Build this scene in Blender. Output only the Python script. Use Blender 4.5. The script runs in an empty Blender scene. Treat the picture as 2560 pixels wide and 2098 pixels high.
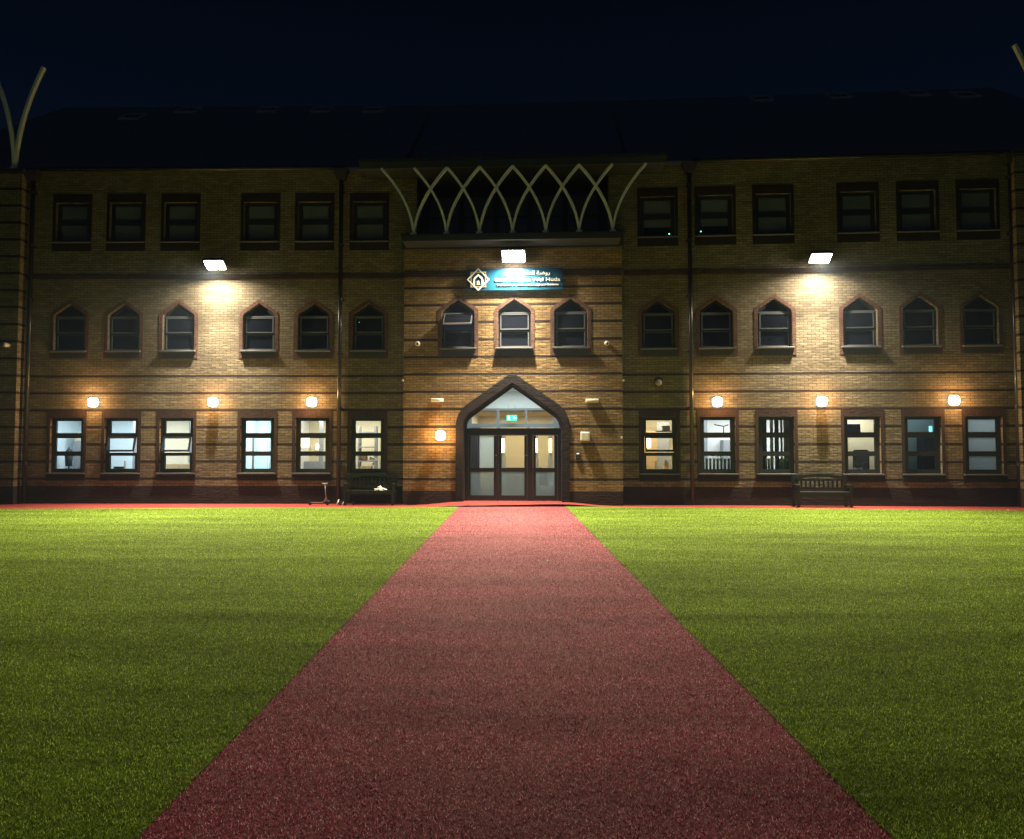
import bpy, bmesh, math, random
from math import radians as R_, sin, cos, tan, pi
from mathutils import Matrix, Vector
random.seed(7)
S = bpy.context.scene
COL = S.collection

# ------------------------------------------------------------------ camera
FPX, PW, PH = 1800.0, 2560.0, 2098.0
CAMZ, PITCH = 1.64, R_(2.48)
cd = bpy.data.cameras.new('camera'); cam = bpy.data.objects.new('camera', cd); COL.objects.link(cam)
cam.location = (0, 0, CAMZ); cam.rotation_euler = (pi/2 + PITCH, 0, 0)
cd.sensor_fit = 'HORIZONTAL'; cd.sensor_width = 36.0; cd.lens = 36.0*FPX/PW
cd.clip_start = 0.05; cd.clip_end = 2000
S.camera = cam
# ------------------------------------------------------------------ world: clear night sky
W = bpy.data.worlds.new('World'); S.world = W; W.use_nodes = True
nt = W.node_tree; nt.nodes.clear()
out = nt.nodes.new('ShaderNodeOutputWorld'); bg = nt.nodes.new('ShaderNodeBackground')
sky = nt.nodes.new('ShaderNodeTexSky'); sky.sky_type = 'NISHITA'; sky.sun_disc = False
sky.sun_elevation = R_(-7); sky.sun_rotation = R_(180); sky.air_density = 1.3
mul = nt.nodes.new('ShaderNodeMix'); mul.data_type = 'RGBA'; mul.blend_type = 'ADD'; mul.inputs[0].default_value = 1
tcw = nt.nodes.new('ShaderNodeTexCoord'); spw = nt.nodes.new('ShaderNodeSeparateXYZ'); rpw = nt.nodes.new('ShaderNodeValToRGB')
nt.links.new(tcw.outputs['Generated'], spw.inputs[0]); nt.links.new(spw.outputs[2], rpw.inputs[0])   # horizon glow added to brighten the facade, zenith lifted for the roof
el = rpw.color_ramp.elements
el[0].position = 0.0; el[0].color = (.06, .08, .12, 1); el[1].position = 1.0; el[1].color = (.0012, .0032, .0075, 1)
for p_, c_ in ((.18, (.0018, .0052, .0125)), (.36, (.0010, .0032, .0085)), (.60, (.0004, .0012, .0034)), (.80, (.0012, .0032, .0075))):
    q_ = el.new(p_); q_.color = (*c_, 1)
nt.links.new(rpw.outputs[0], mul.inputs[7])
sc_ = nt.nodes.new('ShaderNodeMix'); sc_.data_type = 'RGBA'; sc_.blend_type = 'MULTIPLY'; sc_.inputs[0].default_value = 1
SKYK = 0.12
sc_.inputs[7].default_value = (SKYK, SKYK, SKYK, 1)
nt.links.new(sky.outputs[0], sc_.inputs[6]); nt.links.new(sc_.outputs[2], mul.inputs[6])
nt.links.new(mul.outputs[2], bg.inputs[0]); bg.inputs[1].default_value = 1.0
nt.links.new(bg.outputs[0], out.inputs[0])
# ------------------------------------------------------------------ exposure, render
S.view_settings.view_transform = 'Standard'; S.view_settings.look = 'None'
S.view_settings.exposure = 0.0; S.view_settings.gamma = 1.0
S.cycles.use_denoising = True
S.cycles.use_adaptive_sampling = True
S.cycles.max_bounces = 7; S.cycles.diffuse_bounces = 4; S.cycles.glossy_bounces = 3
S.cycles.transmission_bounces = 4; S.cycles.transparent_max_bounces = 12; S.cycles.volume_bounces = 0
S.cycles.sample_clamp_indirect = 6.0
S.cycles.caustics_reflective = False; S.cycles.caustics_refractive = False
FLOOD_W, FLOOD_C = 1500.0, (1.0, 0.86, 0.60)
FTILT, FSPREAD = 30, 104
WALLAMP_W, WALLAMP_C = 95.0, (1.0, 0.50, 0.16)

# ------------------------------------------------------------------ helpers
def ray(px, py):
    d = Vector(((px-PW/2)/FPX, 1.0, (PH/2-py)/FPX))
    return Vector((d.x, d.y*cos(PITCH)-d.z*sin(PITCH), d.y*sin(PITCH)+d.z*cos(PITCH)))
class Frame:                                   # a wall plane: u along it, d into the building, z up
    def __init__(s, P, deg):
        s.a = R_(deg); s.P = Vector((P[0], P[1], 0))
        s.ex = Vector((cos(s.a), -sin(s.a), 0)); s.n = Vector((sin(s.a), cos(s.a), 0))
        s.M = Matrix.Translation(s.P) @ Matrix.Rotation(-s.a, 4, 'Z')
    def w(s, u, d, z): return s.P + s.ex*u + s.n*d + Vector((0, 0, z))
    def uz(s, px, py, d=0.0):
        r = ray(px, py); o = Vector((0, 0, CAMZ))
        t = (s.P + s.n*d - o).dot(s.n)/r.dot(s.n); q = o + r*t
        return (q - s.P).dot(s.ex), q.z
def ground(px, py, z=0.0):
    r = ray(px, py); t = (z-CAMZ)/r.z
    return (r.x*t, r.y*t)
FC = Frame((0, 21.7), 3.1)                     # entrance bay, front face
pl = FC.w(-3.35, 0.4, 0); FL = Frame((pl.x, pl.y), 0.7)
pr = FC.w(3.42, 0.4, 0);  FR = Frame((pr.x, pr.y), 4.1)

WM = {}
def place(o, parent, M):
    COL.objects.link(o); WM[o] = M
    if parent is not None:
        o.parent = parent; o.matrix_basis = WM[parent].inverted() @ M
    else: o.matrix_basis = M
    return o
def obj(name, mesh, mat, parent=None, M=Matrix.Identity(4)):
    o = bpy.data.objects.new(name, mesh)
    if mat is not None and not mesh.materials: mesh.materials.append(mat)
    return place(o, parent, M)
def empty(name, M):
    o = bpy.data.objects.new(name, None); o.empty_display_size = .2
    return place(o, None, M)
def tag(o, label=None, cat=None, group=None, kind=None):
    if label: o['label'] = label
    if cat: o['category'] = cat
    if group: o['group'] = group
    if kind: o['kind'] = kind
    return o
def T(x, y, z): return Matrix.Translation((x, y, z))
def RX(a): return Matrix.Rotation(a, 4, 'X')
def RY(a): return Matrix.Rotation(a, 4, 'Y')
def RZ(a): return Matrix.Rotation(a, 4, 'Z')

class MB:
    def __init__(s): s.v = []; s.f = []
    def add(s, vs, fs, M=None):
        b = len(s.v)
        s.v += [tuple(M @ Vector(p)) if M else tuple(p) for p in vs]
        s.f += [tuple(i+b for i in f) for f in fs]; return s
    def box(s, x0, x1, y0, y1, z0, z1, M=None):
        vs = [(x0,y0,z0),(x1,y0,z0),(x1,y1,z0),(x0,y1,z0),(x0,y0,z1),(x1,y0,z1),(x1,y1,z1),(x0,y1,z1)]
        fs = [(0,3,2,1),(4,5,6,7),(0,1,5,4),(1,2,6,5),(2,3,7,6),(3,0,4,7)]
        return s.add(vs, fs, M)
    def bev(s, x0, x1, y0, y1, z0, z1, b=.01, M=None):      # box with chamfered edges
        bm = bmesh.new(); bmesh.ops.create_cube(bm, size=1)
        for v in bm.verts: v.co = Vector(((x0+x1)/2+v.co.x*(x1-x0), (y0+y1)/2+v.co.y*(y1-y0), (z0+z1)/2+v.co.z*(z1-z0)))
        bmesh.ops.bevel(bm, geom=bm.edges[:], offset=b, segments=2, profile=.5, affect='EDGES')
        bm.verts.index_update(); s.add([v.co[:] for v in bm.verts], [[v.index for v in f.verts] for f in bm.faces], M); bm.free(); return s
    def plate(s, loops, y0, y1, M=None):                    # outline(s) in (x,z), holes included, thick in y
        cu = bpy.data.curves.new('c', 'CURVE'); cu.dimensions = '2D'; cu.fill_mode = 'BOTH'; cu.extrude = abs(y1-y0)/2
        for lp in loops:
            sp = cu.splines.new('POLY'); sp.points.add(len(lp)-1); sp.use_cyclic_u = True
            for i, p in enumerate(lp): sp.points[i].co = (p[0], p[1], 0, 1)
        co = bpy.data.objects.new('c', cu); me = bpy.data.meshes.new_from_object(co)
        m = (y0+y1)/2
        vs = [(v.co.x, m - v.co.z, v.co.y) for v in me.vertices]
        s.add(vs, [tuple(p.vertices) for p in me.polygons], M)
        bpy.data.meshes.remove(me); bpy.data.objects.remove(co); bpy.data.curves.remove(cu); return s
    def tube(s, pts, r, n=10, cap=True, M=None):
        pts = [Vector(p) for p in pts]; rs = r if isinstance(r, (list, tuple)) else [r]*len(pts)
        vs = []; fs = []
        for i, p in enumerate(pts):
            t = (pts[min(i+1, len(pts)-1)] - pts[max(i-1, 0)]).normalized()
            up = Vector((0, 0, 1)) if abs(t.z) < .9 else Vector((0, 1, 0))
            a = t.cross(up).normalized(); b = t.cross(a)
            for k in range(n):
                th = 2*pi*k/n; vs.append(tuple(p + (a*cos(th) + b*sin(th))*rs[i]))
        for i in range(len(pts)-1):
            for k in range(n): fs.append((i*n+k, i*n+(k+1) % n, (i+1)*n+(k+1) % n, (i+1)*n+k))
        if cap: fs.append(tuple(range(n))[::-1]); fs.append(tuple((len(pts)-1)*n+k for k in range(n)))
        return s.add(vs, fs, M)
    def lathe(s, prof, n=20, M=None):                       # prof: (r, z)
        vs = [(r*cos(2*pi*k/n), r*sin(2*pi*k/n), z) for r, z in prof for k in range(n)]
        fs = [(i*n+k, i*n+(k+1) % n, (i+1)*n+(k+1) % n, (i+1)*n+k) for i in range(len(prof)-1) for k in range(n)]
        fs.append(tuple(range(n))[::-1]); fs.append(tuple((len(prof)-1)*n+k for k in range(n)))
        return s.add(vs, fs, M)
    def mesh(s, name, smooth=False):
        me = bpy.data.meshes.new(name); me.from_pydata(s.v, [], s.f)
        bm = bmesh.new(); bm.from_mesh(me); bmesh.ops.recalc_face_normals(bm, faces=bm.faces[:]); bm.to_mesh(me); bm.free()
        if smooth:
            for p in me.polygons: p.use_smooth = True
        return me
def rect(x0, x1, z0, z1): return [(x0, z0), (x1, z0), (x1, z1), (x0, z1)]
def arch(w, z0, zs, za, sl=.7, n=8):           # pointed arch with rounded shoulders; half width w
    zc = za - sl*w                              # where the straight slope would meet the side
    L = zc - zs; q = L/math.hypot(1, sl)
    A = Vector((-w, zs)); B = Vector((-w, zc)); Cc = Vector((-w+q, zc+sl*q))
    left = [(-w, z0)] + [tuple((1-t)**2*A + 2*t*(1-t)*B + t*t*Cc) for t in [i/n for i in range(n+1)]] + [(0, za)]
    right = [(-x, z) for x, z in reversed(left[:-1])]
    return left + right

def resample(pts, n):
    L = [0]
    for a, b in zip(pts, pts[1:]): L.append(L[-1]+math.hypot(b[0]-a[0], b[1]-a[1]))
    out = []; j = 0
    for i in range(n+1):
        t = L[-1]*i/n
        while j < len(L)-2 and L[j+1] < t: j += 1
        k = (t-L[j])/max(1e-9, L[j+1]-L[j]); out.append((pts[j][0]+(pts[j+1][0]-pts[j][0])*k, pts[j][1]+(pts[j+1][1]-pts[j][1])*k))
    return out
def voussoirs(wo, zso, zao, wi, zsi, zai, z0, sl, y0, y1, step=.08, gap=.10, cx=0.0, sl2=None):
    # ring of bricks laid on end round a pointed arch, with a recessed mortar backing
    O = arch(wo, z0, zso, zao, sl); I = arch(wi, z0, zsi, zai, sl2 or sl); h = len(O)//2
    mb = MB(); mb.plate([[(x+cx, z) for x, z in O], [(x+cx, z) for x, z in arch(wi, z0-.001, zsi, zai, sl2 or sl)]], y0+.006, y1)
    for s in (-1, 1):
        o = [(p[0]*-s+cx if s > 0 else p[0]+cx, p[1]) for p in O[:h+1]]; i_ = [(p[0]*-s+cx if s > 0 else p[0]+cx, p[1]) for p in I[:h+1]]
        n = int(sum(math.hypot(b[0]-a[0], b[1]-a[1]) for a, b in zip(o, o[1:]))/step)
        o = resample(o, n); i_ = resample(i_, n)
        for k in range(n):
            g = gap/2; j = random.uniform(-.002, .002)
            L = lambda P, Q, t: (P[0]+(Q[0]-P[0])*t, P[1]+(Q[1]-P[1])*t)
            a, b, c, d = L(i_[k], i_[k+1], g), L(i_[k], i_[k+1], 1-g), L(o[k], o[k+1], 1-g), L(o[k], o[k+1], g)
            q = [L(a, d, .02), L(b, c, .02), L(b, c, .97), L(a, d, .97)]
            vs = [(x, y0+j, z) for x, z in q]+[(x, y0+.007, z) for x, z in q]
            mb.add(vs, [(0, 1, 2, 3), (0, 4, 5, 1), (1, 5, 6, 2), (2, 6, 7, 3), (3, 7, 4, 0)])
    return mb

# ------------------------------------------------------------------ materials
def mat(name, col=(.5, .5, .5), rough=.6, metal=0.0, var=0.0, vscale=8.0, bump=0.0, bscale=60.0, emis=None, estr=0.0, spec=None):
    m = bpy.data.materials.new(name); m.use_nodes = True; n = m.node_tree.nodes; l = m.node_tree.links
    b = n['Principled BSDF']; b.inputs['Base Color'].default_value = (*col, 1); b.inputs['Roughness'].default_value = rough
    b.inputs['Metallic'].default_value = metal
    if spec is not None: b.inputs['Specular IOR Level'].default_value = spec
    tc = n.new('ShaderNodeTexCoord')
    if var:
        nz = n.new('ShaderNodeTexNoise'); nz.inputs['Scale'].default_value = vscale; nz.inputs['Detail'].default_value = 6
        l.new(tc.outputs['Object'], nz.inputs['Vector'])
        mx = n.new('ShaderNodeMix'); mx.data_type = 'RGBA'
        mx.inputs[6].default_value = (*[c*(1-var) for c in col], 1); mx.inputs[7].default_value = (*[min(1, c*(1+var)) for c in col], 1)
        l.new(nz.outputs['Fac'], mx.inputs[0]); l.new(mx.outputs[2], b.inputs['Base Color'])
    if bump:
        nb = n.new('ShaderNodeTexNoise'); nb.inputs['Scale'].default_value = bscale; nb.inputs['Detail'].default_value = 5
        l.new(tc.outputs['Object'], nb.inputs['Vector'])
        bp = n.new('ShaderNodeBump'); bp.inputs['Strength'].default_value = bump; bp.inputs['Distance'].default_value = .01
        l.new(nb.outputs['Fac'], bp.inputs['Height']); l.new(bp.outputs[0], b.inputs['Normal'])
    if emis: b.inputs['Emission Color'].default_value = (*emis, 1); b.inputs['Emission Strength'].default_value = estr
    return m
def math_(n, l, op, a, b=None, c=None):
    x = n.new('ShaderNodeMath'); x.operation = op
    for i, v in enumerate((a, b, c)):
        if v is None: continue
        if isinstance(v, (int, float)): x.inputs[i].default_value = v
        else: l.new(v, x.inputs[i])
    return x.outputs[0]
COURSE = 0.0776
def brick(name, c1, c2, mortar, dark=(.030, .019, .017), bands=None, plinth=None, string=None, soldier=False, rough=.85, zoff=0.0, bumpk=1.0):
    m = bpy.data.materials.new(name); m.use_nodes = True; n = m.node_tree.nodes; l = m.node_tree.links
    b = n['Principled BSDF']; b.inputs['Roughness'].default_value = rough; b.inputs['Specular IOR Level'].default_value = .3
    tc = n.new('ShaderNodeTexCoord'); sp = n.new('ShaderNodeSeparateXYZ'); l.new(tc.outputs['Object'], sp.inputs[0])
    u = math_(n, l, 'ADD', sp.outputs[0], sp.outputs[1])
    z = math_(n, l, 'SUBTRACT', sp.outputs[2], zoff)
    # courses are never perfectly straight
    wn = n.new('ShaderNodeTexNoise'); wn.inputs['Scale'].default_value = 3.0; l.new(tc.outputs['Object'], wn.inputs['Vector'])
    z2 = math_(n, l, 'ADD', z, math_(n, l, 'MULTIPLY', math_(n, l, 'SUBTRACT', wn.outputs['Fac'], .5), .006))
    cb = n.new('ShaderNodeCombineXYZ')
    l.new(z2 if soldier else u, cb.inputs[0]); l.new(u if soldier else z2, cb.inputs[1])
    bt = n.new('ShaderNodeTexBrick'); l.new(cb.outputs[0], bt.inputs['Vector'])
    bt.inputs['Scale'].default_value = 1; bt.inputs['Brick Width'].default_value = .2325; bt.inputs['Row Height'].default_value = COURSE
    bt.inputs['Mortar Size'].default_value = .0065; bt.inputs['Mortar Smooth'].default_value = .25; bt.inputs['Bias'].default_value = 0
    bt.inputs['Color1'].default_value = (*c1, 1); bt.inputs['Color2'].default_value = (*c2, 1); bt.inputs['Mortar'].default_value = (*mortar, 1)
    bd = n.new('ShaderNodeTexBrick'); l.new(cb.outputs[0], bd.inputs['Vector'])
    for k in ('Scale', 'Brick Width', 'Row Height', 'Mortar Size', 'Mortar Smooth', 'Bias'): bd.inputs[k].default_value = bt.inputs[k].default_value
    bd.inputs['Color1'].default_value = (*dark, 1); bd.inputs['Color2'].default_value = (*[c*.75 for c in dark], 1); bd.inputs['Mortar'].default_value = (*[c*.45 for c in dark], 1)
    colr = bt.outputs['Color']; mask = None
    if bands:
        z0, z1, per = bands                      # first band bottom, last band top, period
        md = math_(n, l, 'MODULO', math_(n, l, 'SUBTRACT', z2, z0-per*20), per)
        mask = math_(n, l, 'LESS_THAN', md, COURSE)
        mask = math_(n, l, 'MULTIPLY', mask, math_(n, l, 'LESS_THAN', z2, z1))
        mask = math_(n, l, 'MULTIPLY', mask, math_(n, l, 'GREATER_THAN', z2, z0-.01))
    if string:
        sm = math_(n, l, 'MULTIPLY', math_(n, l, 'GREATER_THAN', z2, string[0]), math_(n, l, 'LESS_THAN', z2, string[1]))
        mask = sm if mask is None else math_(n, l, 'MAXIMUM', mask, sm)
    if plinth is not None:
        pm = math_(n, l, 'LESS_THAN', z2, plinth); mask = pm if mask is None else math_(n, l, 'MAXIMUM', mask, pm)
    if mask is not None:
        mx = n.new('ShaderNodeMix'); mx.data_type = 'RGBA'; l.new(mask, mx.inputs[0]); l.new(colr, mx.inputs[6]); l.new(bd.outputs['Color'], mx.inputs[7]); colr = mx.outputs[2]
    # mottling and weather stains
    nz = n.new('ShaderNodeTexNoise'); nz.inputs['Scale'].default_value = 14; nz.inputs['Detail'].default_value = 8; l.new(tc.outputs['Object'], nz.inputs['Vector'])
    nl = n.new('ShaderNodeTexNoise'); nl.inputs['Scale'].default_value = .7; nl.inputs['Detail'].default_value = 4; l.new(tc.outputs['Object'], nl.inputs['Vector'])
    k = math_(n, l, 'ADD', math_(n, l, 'MULTIPLY', nz.outputs['Fac'], .5), math_(n, l, 'MULTIPLY', nl.outputs['Fac'], .9))
    k = math_(n, l, 'ADD', k, .30)
    vm = n.new('ShaderNodeVectorMath'); vm.operation = 'SCALE'; l.new(colr, vm.inputs[0]); l.new(k, vm.inputs['Scale'])
    l.new(vm.outputs[0], b.inputs['Base Color'])
    # rough split faces: each brick sits a little in or out, sloping
    hm = n.new('ShaderNodeTexNoise'); hm.inputs['Scale'].default_value = 1; hm.inputs['Detail'].default_value = 3
    mp = n.new('ShaderNodeMapping'); mp.inputs['Scale'].default_value = (5, 5, 13); l.new(tc.outputs['Object'], mp.inputs[0]); l.new(mp.outputs[0], hm.inputs['Vector'])
    fin = n.new('ShaderNodeTexNoise'); fin.inputs['Scale'].default_value = 45; fin.inputs['Detail'].default_value = 6; l.new(tc.outputs['Object'], fin.inputs['Vector'])
    h = math_(n, l, 'MULTIPLY', math_(n, l, 'SUBTRACT', 1.0, bt.outputs['Fac']), .5)
    h = math_(n, l, 'ADD', h, math_(n, l, 'MULTIPLY', hm.outputs['Fac'], 1.1)); h = math_(n, l, 'ADD', h, math_(n, l, 'MULTIPLY', fin.outputs['Fac'], .45))
    bp = n.new('ShaderNodeBump'); bp.inputs['Strength'].default_value = .8*bumpk; bp.inputs['Distance'].default_value = .022
    l.new(h, bp.inputs['Height']); l.new(bp.outputs[0], b.inputs['Normal'])
    return m
def turf(name, ca, cb_, cc, worn=(.5, .5, .5), wornk=0.0, sheen=(1, 1, 1), shw=.08, spec=.02):
    m = bpy.data.materials.new(name); m.use_nodes = True; n = m.node_tree.nodes; l = m.node_tree.links
    b = n['Principled BSDF']; b.inputs['Roughness'].default_value = .75; b.inputs['Specular IOR Level'].default_value = spec
    b.inputs['Sheen Weight'].default_value = shw; b.inputs['Sheen Roughness'].default_value = .5   # pile fibres
    tc = n.new('ShaderNodeTexCoord')
    def noise(scale, detail=2, stretch=None, rough=.6, seed=0):
        x = n.new('ShaderNodeTexNoise'); x.inputs['Scale'].default_value = scale; x.inputs['Detail'].default_value = detail; x.inputs['Roughness'].default_value = rough
        mp = n.new('ShaderNodeMapping'); mp.inputs['Scale'].default_value = stretch or (1, 1, 1); mp.inputs['Location'].default_value = (seed, seed*2, 0)
        l.new(tc.outputs['Object'], mp.inputs[0]); l.new(mp.outputs[0], x.inputs['Vector']); return x.outputs['Fac']
    f1 = noise(160, 2, (1, .45, 1), .8)                      # single fibres
    f2 = noise(30, 5, (1, .5, 1), .85, 3)                    # tufts
    f3 = noise(.9, 7, (.30, 1.5, 1), .68, 9)                 # brushed lies across the pile
    f4 = noise(7, 6, (.45, 1.3, 1), .75, 21)
    rp = n.new('ShaderNodeValToRGB'); l.new(math_(n, l, 'ADD', math_(n, l, 'MULTIPLY', f1, .62), math_(n, l, 'MULTIPLY', f2, .38)), rp.inputs[0])
    e = rp.color_ramp.elements; e[0].position = .40; e[0].color = (*ca, 1); e[1].position = .62; e[1].color = (*cc, 1)
    q = e.new(.5); q.color = (*cb_, 1)
    k = math_(n, l, 'MAXIMUM', math_(n, l, 'ADD', -.45, math_(n, l, 'ADD', math_(n, l, 'MULTIPLY', f3, 1.5), math_(n, l, 'MULTIPLY', f4, 1.4))), .3)
    vm = n.new('ShaderNodeVectorMath'); vm.operation = 'SCALE'; l.new(rp.outputs[0], vm.inputs[0]); l.new(k, vm.inputs['Scale'])
    colr = vm.outputs[0]
    if wornk:
        wz = noise(.55, 6, (1, .8, 1), .65, 40)
        sp = n.new('ShaderNodeSeparateXYZ'); l.new(tc.outputs['Object'], sp.inputs[0])
        mid = math_(n, l, 'SUBTRACT', 1.0, math_(n, l, 'MINIMUM', math_(n, l, 'DIVIDE', math_(n, l, 'ABSOLUTE', sp.outputs[0]), 1.5), 1.0))  # trodden middle of the path
        wf = math_(n, l, 'MULTIPLY', math_(n, l, 'MULTIPLY', math_(n, l, 'ADD', mid, .25), wz), wornk)
        mx = n.new('ShaderNodeMix'); mx.data_type = 'RGBA'; mx.clamp_factor = True; l.new(wf, mx.inputs[0]); l.new(colr, mx.inputs[6]); mx.inputs[7].default_value = (*worn, 1); colr = mx.outputs[2]
    l.new(colr, b.inputs['Base Color'])
    st = n.new('ShaderNodeVectorMath'); st.operation = 'MULTIPLY'; st.inputs[1].default_value = sheen
    sv = n.new('ShaderNodeVectorMath'); sv.operation = 'SCALE'; g_ = n.new('ShaderNodeMath'); g_.operation = 'MULTIPLY'
    l.new(math_(n, l, 'MAXIMUM', math_(n, l, 'ADD', -.9, math_(n, l, 'ADD', math_(n, l, 'MULTIPLY', f1, 1.5), math_(n, l, 'MULTIPLY', f2, 2.3))), .1), g_.inputs[0]); l.new(k, g_.inputs[1])
    sv.inputs[0].default_value = (1, 1, 1); l.new(g_.outputs[0], sv.inputs['Scale']); l.new(sv.outputs[0], st.inputs[0]); l.new(st.outputs[0], b.inputs['Sheen Tint'])
    h = math_(n, l, 'ADD', math_(n, l, 'MULTIPLY', f1, .9), math_(n, l, 'MULTIPLY', f2, 1.1)); h = math_(n, l, 'ADD', h, math_(n, l, 'MULTIPLY', f4, .8))
    bp = n.new('ShaderNodeBump'); bp.inputs['Strength'].default_value = .9; bp.inputs['Distance'].default_value = .012
    l.new(h, bp.inputs['Height']); l.new(bp.outputs[0], b.inputs['Normal'])
    return m
def glass(name, tint=(.93, .96, .97), rough=.02, ior=1.45):
    m = bpy.data.materials.new(name); m.use_nodes = True; n = m.node_tree.nodes; l = m.node_tree.links
    n.remove(n['Principled BSDF']); o = n['Material Output']
    tr = n.new('ShaderNodeBsdfTransparent'); tr.inputs[0].default_value = (*tint, 1)
    gl = n.new('ShaderNodeBsdfGlossy'); gl.inputs['Roughness'].default_value = rough; gl.inputs[0].default_value = (.9, .9, .9, 1)
    fr = n.new('ShaderNodeFresnel'); fr.inputs[0].default_value = ior; mx = n.new('ShaderNodeMixShader')
    l.new(fr.outputs[0], mx.inputs[0]); l.new(tr.outputs[0], mx.inputs[1]); l.new(gl.outputs[0], mx.inputs[2]); l.new(mx.outputs[0], o.inputs[0])
    return m
def frosted(name, col, fac=.5):
    m = bpy.data.materials.new(name); m.use_nodes = True; n = m.node_tree.nodes; l = m.node_tree.links
    n.remove(n['Principled BSDF']); o = n['Material Output']
    a = n.new('ShaderNodeBsdfTranslucent'); a.inputs[0].default_value = (*col, 1); d = n.new('ShaderNodeBsdfTransparent'); d.inputs[0].default_value = (*col, 1)
    mx = n.new('ShaderNodeMixShader'); mx.inputs[0].default_value = fac; l.new(d.outputs[0], mx.inputs[1]); l.new(a.outputs[0], mx.inputs[2]); l.new(mx.outputs[0], o.inputs[0])
    return m

BUFF1, BUFF2, MORT = (.208, .172, .120), (.136, .108, .074), (.042, .036, .031)
# band heights read off the bay front
zb = [FC.uz(1284, y)[1] for y in (1199, 1155, 1111, 1067, 1023, 981, 936, 892, 848, 805, 761, 718)]
PER = (zb[-1]-zb[0])/11.0
B0 = zb[0]-COURSE/2
PLZ = FC.uz(1284, 1228)[1]
zs0 = FL.uz(640, 698)[1]; zs1 = FL.uz(640, 687)[1]
zoff = B0 % COURSE
print('PER', PER, 'B0', B0, 'PLZ', PLZ, 'string', zs0, zs1, FR.uz(1800, 690)[1], FR.uz(1800, 676)[1])
MAT = {}
MAT['bay'] = brick('buff split-face brick bay', (.30, .195, .085), (.19, .120, .052), MORT, bands=(B0, zb[-1]+.1, PER), plinth=PLZ, zoff=0)  # brick made more orange, the bay's golden light put into its colour
MAT['wing'] = brick('buff brick wing', BUFF1, BUFF2, MORT, bands=(B0, B0+6.3*PER, PER), plinth=PLZ+.12, bumpk=.8)
MAT['towerb'] = brick('buff brick tower', BUFF1, BUFF2, MORT, bands=(B0, 30, PER), plinth=PLZ+.12, bumpk=.8)
MAT['string'] = brick('dark string course brick', (.06, .04, .035), (.05, .03, .028), (.02, .015, .013))
MAT['trim'] = brick('brown window trim brick', (.14, .07, .052), (.10, .05, .038), (.04, .028, .025), bumpk=.6)
MAT['trimdark'] = brick('dark brown trim brick', (.024, .016, .018), (.016, .011, .012), (.008, .006, .006), bumpk=.6)
MAT['frame'] = mat('anthracite window frame', (.016, .018, .023), .38, var=.15)
MAT['framelit'] = mat('floodlit tone window frame', (.10, .11, .13), .33, var=.1)  # lighter copy of the dark frame, floodlit edges put into the colour
MAT['sill'] = mat('metal sill', (.11, .12, .14), .38, var=.15)
MAT['apron'] = mat('dark apron panel', (.03, .033, .045), .6, var=.2)
MAT['darkpane'] = mat('dark window glass', (.008, .010, .018), .06)
MAT['blindpane'] = mat('drawn blind behind glass', (.10, .115, .15), .25, var=.1)
MAT['glass'] = glass('clear glass')
MAT['frost'] = frosted('frosted pane', (.80, .86, .86), .6)
MAT['film'] = frosted('tinted privacy film', (.66, .72, .74), .35)
MAT['white'] = mat('white plaster', (.78, .80, .80), .8, var=.03)
MAT['cool'] = mat('pale blue plaster', (.62, .74, .78), .8, var=.03)
MAT['cream'] = mat('cream plaster', (.74, .66, .48), .8, var=.05)
MAT['tan'] = mat('tan panelling', (.50, .35, .18), .6, var=.15, vscale=3)
MAT['wood'] = mat('brown wood', (.22, .12, .06), .5, var=.25, vscale=6)
MAT['carpet'] = mat('grey carpet', (.16, .16, .17), .95, var=.2, vscale=40)
MAT['black'] = mat('black metal', (.012, .012, .014), .35, spec=.5)
MAT['pipe'] = mat('black painted downpipe', (.03, .03, .033), .25, var=.2)
MAT['grey'] = mat('grey laminate', (.30, .32, .35), .5, var=.1)
MAT['steel'] = mat('painted steel blade', (.62, .68, .80), .45, var=.15, bump=.2)
MAT['roof'] = mat('dark slate roof', (.36, .36, .35), .38, metal=.75, var=.25, vscale=3, bump=.5, bscale=30)
MAT['soffit'] = mat('dark canopy', (.020, .025, .036), .7, var=.2)
MAT['fascia'] = mat('grey canopy fascia', (.05, .06, .075), .6, var=.15)
MAT['ptube'] = mat('off white plastic', (.62, .62, .58), .45, var=.06)
MAT['green'] = mat('green lit sign', (.0, .3, .2), .5, emis=(.05, .85, .55), estr=1.6)
MAT['led'] = mat('green led', (0, .5, .3), .5, emis=(.1, 1, .55), estr=9)
MAT['whiteem'] = mat('white pictogram', (.9, .9, .9), .5, emis=(.8, 1, .9), estr=2.0)
MAT['lens'] = mat('floodlight lens', (1, 1, 1), .4, emis=(1, .93, .80), estr=60)
MAT['globe'] = mat('opal lamp diffuser', (1, 1, 1), .4, emis=(1, .74, .40), estr=22)
MAT['bulb'] = mat('warm interior lamp', (1, 1, 1), .4, emis=(1, .72, .36), estr=5)
MAT['turf'] = turf('green artificial turf', (.022, .042, .006), (.095, .150, .018), (.22, .30, .06), sheen=(.62, .80, .16))
MAT['redturf'] = turf('red artificial turf', (.070, .014, .017), (.190, .044, .052), (.34, .13, .14), (.25, .11, .12), .4, sheen=(.9, .26, .30), spec=.07)
MAT['redstrip'] = turf('red turf strip', (.12, .020, .020), (.26, .046, .044), (.38, .10, .09), sheen=(.85, .22, .22))
MAT['tarmac'] = mat('tarmac', (.05, .05, .052), .9, var=.3, vscale=20, bump=.5, bscale=80)
MAT['leaf'] = mat('plant leaf', (.05, .11, .035), .5, var=.5, vscale=20)
MAT['pot'] = mat('white pot', (.7, .72, .7), .4)
MAT['curtain'] = mat('pale curtain', (.62, .60, .54), .9, var=.1)
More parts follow.
